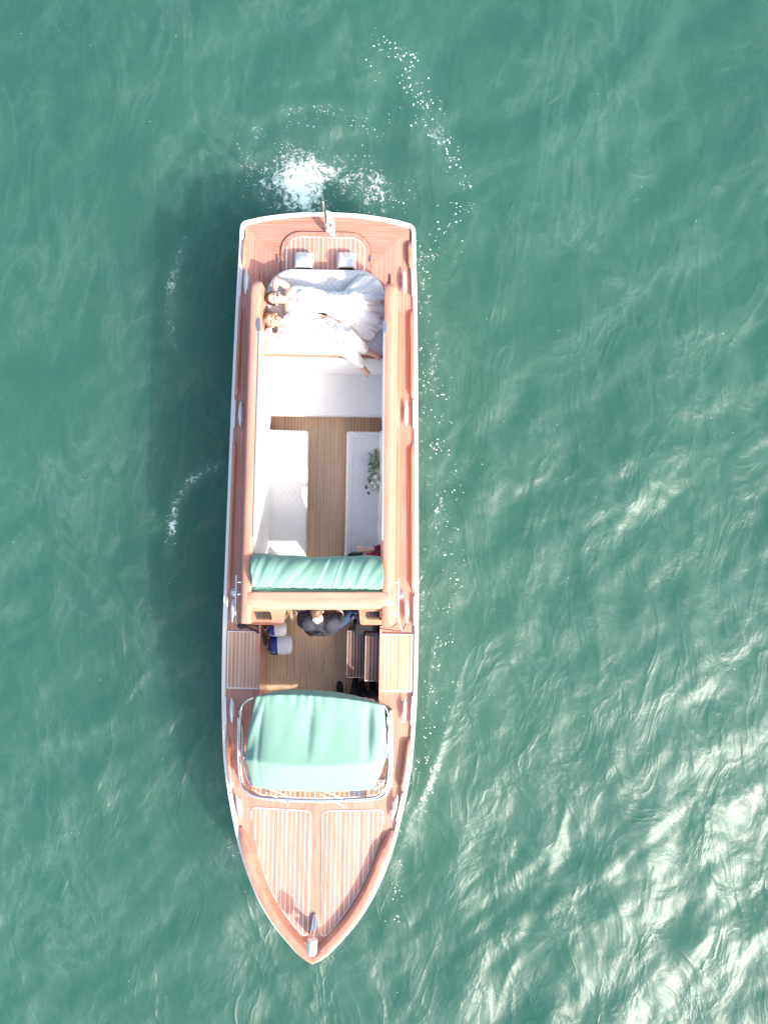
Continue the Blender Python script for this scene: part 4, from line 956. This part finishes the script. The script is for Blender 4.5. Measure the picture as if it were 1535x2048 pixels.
# black bag and a strap below the starboard cabin window
bp0 = P(732, 1252, .62); bag = thing('bag', (bp0.x, bp0.y, .55), 'black bag with looped strap below the starboard cabin window', 'bag')
s = MB(); s.box((bp0.x, bp0.y, .66), (.34, .17, .22)); s.build('bag_body', 'black', bag, bevel=.05, seg=4)
s = MB(); s.tube(catmull([P(*p) for p in ((708, 1250, .72), (702, 1238, .76), (707, 1231, .78), (715, 1236, .78), (714, 1248, .74))], 8), .010, 8); s.build('strap', 'black', bag)
q = MB(); q.box((bp0.x, bp0.y + .02, (zF + .548) / 2), (.36, .2, .548 - zF)); q.build('locker', 'dark_wood', boat, smooth=False)
a = P(744, 1267, .735); q = MB(); q.box((a.x, a.y, .765), (.185, .045, .06)); tag(q.build('radio', 'black_gloss', None, bevel=.012), 'small glossy black box at the head of the boarding steps', 'device')
# bouquet
zb_ = zS + .005; bq0 = P(750, 935, zb_ + .05); bouquet = thing('bouquet', (bq0.x, bq0.y, zS), 'bouquet of white roses with green leaves lying on the starboard bench', 'bouquet')
for k in range(13):
    x0, x1 = 751.5 + random.uniform(-3, 3), 751 + random.uniform(-3, 3); z0 = zb_ + random.uniform(.012, .05)
    s = MB(); s.tube(catmull([P(x0, 897 + random.uniform(-1, 4), z0), P(x1, 915, z0), P(750 + random.uniform(-7, 7), 938, z0 + .02)], 4), .0055, 6); s.build('stem', 'stem', bouquet)
def leaf(c, d, L, w, mat):
    d = d.normalized(); sdv = d.cross(V((0, 0, 1))).normalized(); rollv = V((0, 0, 1)) * random.uniform(-.5, .5)
    s = MB(); g = []
    for i in range(6):
        t = i / 5; ww = w * math.sin(math.pi * (t * .93 + .05)) ** .8; cc = c + d * L * t + V((0, 0, .02 * math.sin(math.pi * t)))
        g.append([cc - (sdv + rollv) * ww, cc - V((0, 0, .004)), cc + (sdv + rollv) * ww])
    s.grid(g); s.build('leaf', mat, bouquet)
for k in range(46):
    py = random.uniform(918, 962); sx_ = (4 + 9 * sst(py, 918, 945)) ; px = 749 + random.uniform(-sx_, sx_); c = P(px, py, zb_ + random.uniform(.03, .10))
    leaf(c, V((random.uniform(-1, 1), random.uniform(-1.2, .6), random.uniform(-.2, .35))), random.uniform(.04, .08), random.uniform(.012, .02), 'leaf' if random.random() < .62 else 'leaf_pale')
def rose(c, r_):
    s = MB(); s.ball(c, (r_ * .62, r_ * .62, r_ * .6), None, 12, 8)
    for ring, (nr, rr_, tl_) in enumerate(((4, .45, .25), (6, .75, .5), (7, .98, .85))):
        for k in range(nr):
            a = 2 * math.pi * (k + .4 * ring) / nr; dv = V((math.cos(a), math.sin(a), 0)); sv_ = V((-math.sin(a), math.cos(a), 0)); g = []
            for i in range(4):
                t = i / 3; row = []
                for j in range(5):
                    w_ = (j / 4 - .5) * 2; row.append(c + dv * r_ * rr_ * (.55 + .45 * t * (.7 + tl_ * .4) - .25 * w_ * w_) + sv_ * w_ * r_ * .55 * math.sin(math.pi * (.25 + .5 * t)) + V((0, 0, r_ * (-.5 + 1.15 * t - tl_ * .55 * t * t))))
                g.append(row)
            s.grid(g)
    return s
for px, py, dz, r_ in ((750.5, 955, .13, .045), (744.5, 966, .09, .048), (757, 965, .11, .048), (750, 973, .10, .045), (760, 953, .08, .036), (746, 977, .06, .036), (757, 977, .07, .040), (762, 962, .07, .036)):
    rose(P(px, py, zb_ + dz), r_).build('rose', 'rose', bouquet)
# sunglasses with the arms folded towards each other
sg0 = P(732, 915, zS + .02); sg = thing('sunglasses', (sg0.x, sg0.y, zS), 'thin framed sunglasses standing open on the starboard bench', 'sunglasses')
fpnt = [P(x, y, zS + .028) for x, y in ((736.2, 905.5), (741, 910), (743.3, 915), (741.5, 920), (738.7, 924.5))]
for a_, c_ in ((0, 2), (2, 4)):
    s = MB(); s.loft([[fpnt[k] + V((0, 0, h)) + V((t_, 0, 0)) for h, t_ in ((-.022, 0), (.02, 0), (.02, .004), (-.022, .004))] for k in range(a_, c_ + 1)]); s.build('lens', 'black_gloss', sg, smooth=False)
s = MB(); s.tube([p + V((0, 0, .021)) for p in fpnt], .005, 6); s.build('frame', 'black_gloss', sg)
for pts in (((736.2, 905.5), (728, 909), (719.5, 916)), ((738.7, 924.5), (729, 922.5), (719.5, 916.5))):
    s = MB(); s.tube(catmull([P(x, y, zS + .04 - .012 * i) for i, (x, y) in enumerate(pts)], 6), .0028, 6); s.build('temple_arm', 'chrome', sg)
# wristwatch
wt = thing('wristwatch', P(734.5, 980, zS), 'wristwatch with dark strap lying on the starboard bench near the roses', 'watch')
s = MB(); pth = catmull([P(x, y, zS + .018 + dz) for x, y, dz in ((731.5, 970.5, 0), (732.5, 976, .004), (734.5, 981, .006), (736.5, 986, .003), (738, 989.5, 0))], 5)
s.tube(pth, .012, 8, .35); s.build('strap', 'bark', wt)
p = P(734.4, 980.5, zS + .03); s = MB(); s.tube([p - V((0, 0, .008)), p + V((0, 0, .006))], .019, 18); s.build('watch_case', 'chrome', wt)
s = MB(); s.tube([p + V((0, 0, .0065)), p + V((0, 0, .0075))], .015, 18); s.build('dial', 'fender_white', wt)
# ------------------------------------------------------------------ foam flecks on the water
vs, fs = [], []
def fleck(px, py, r_):
    c = W(px, py, 0); z = float(sea_z(np.array(c.x), np.array(c.y))); nseg = 7; o = len(vs); a0 = random.uniform(0, 6); el = random.uniform(.6, 1.0); rot = random.uniform(0, 3.14)
    for rr_, h in ((1, -.001), (.7, .35)):
        for k in range(nseg):
            a = 2 * math.pi * k / nseg; q_ = r_ * rr_ * random.uniform(.8, 1.15); x, y = q_ * math.cos(a), q_ * el * math.sin(a)
            vs.append((c.x + x * math.cos(rot) - y * math.sin(rot), c.y + x * math.sin(rot) + y * math.cos(rot), z + .002 + h * r_ * .5))
    for k in range(nseg):
        k2 = (k + 1) % nseg; fs.append((o + k, o + k2, o + nseg + k2, o + nseg + k))
    fs.append(tuple(o + nseg + k for k in range(nseg)))
def scatter(path, wdt, num, rmin=.004, rmax=.017, pw=2.6):
    path = [Vector((a, c, 0)) for a, c in path]; cp = catmull(path, 10)
    for _ in range(num):
        q_ = cp[random.randrange(len(cp))]; fx, fy = q_.x + random.gauss(0, wdt), q_.y + random.gauss(0, wdt)
        if float(nz(np.array(fx / 150), np.array(fy / 150), 14, 77)) + random.gauss(0, .25) < -.05: continue
        fleck(fx, fy, rmin + (rmax - rmin) * random.random() ** pw)
scatter([(760, 75), (805, 95), (830, 170), (865, 230), (898, 290), (918, 360), (928, 410)], 13, 330, .003, .016)
scatter([(720, 120), (790, 110), (830, 190), (850, 260)], 22, 90, .004, .016)
scatter([(905, 420), (890, 500), (850, 520), (845, 560)], 16, 170, .003, .013)
scatter([(845, 540), (850, 700), (862, 800), (870, 900)], 9, 120, .004, .014)
scatter([(890, 760), (880, 850), (900, 940), (895, 1060), (905, 1130), (890, 1250), (870, 1330), (862, 1420), (855, 1500), (850, 1560)], 13, 560, .0025, .012)
scatter([(830, 1560), (800, 1700), (785, 1780), (790, 1840)], 10, 110, .004, .012)
scatter([(490, 340), (500, 300), (560, 245), (640, 225), (700, 240), (760, 255)], 14, 330, .003, .010)
scatter([(510, 380), (530, 320), (600, 300), (660, 330), (690, 400), (820, 380)], 22, 420, .0025, .009)
scatter([(740, 370), (770, 400), (740, 340), (720, 400)], 24, 150, .003, .012)
scatter([(340, 1020), (345, 1060), (335, 1090)], 8, 50, .003, .01)
scatter([(460, 1680), (467, 1710)], 4, 16, .004, .012)
for _ in range(90): fleck(random.uniform(20, 1500), random.uniform(20, 2030), random.uniform(.003, .007))
keep = []
me = bpy.data.meshes.new('foam_flecks'); me.from_pydata(vs, [], fs); me.materials.append(M['foam'])
for p_ in me.polygons: p_.use_smooth = True
fo = bpy.data.objects.new('foam', me); C.objects.link(fo); tag(fo, 'white foam flecks drifting on the water', kind='stuff')
for o in bpy.data.objects:
    if '_off' in o: del o['_off']
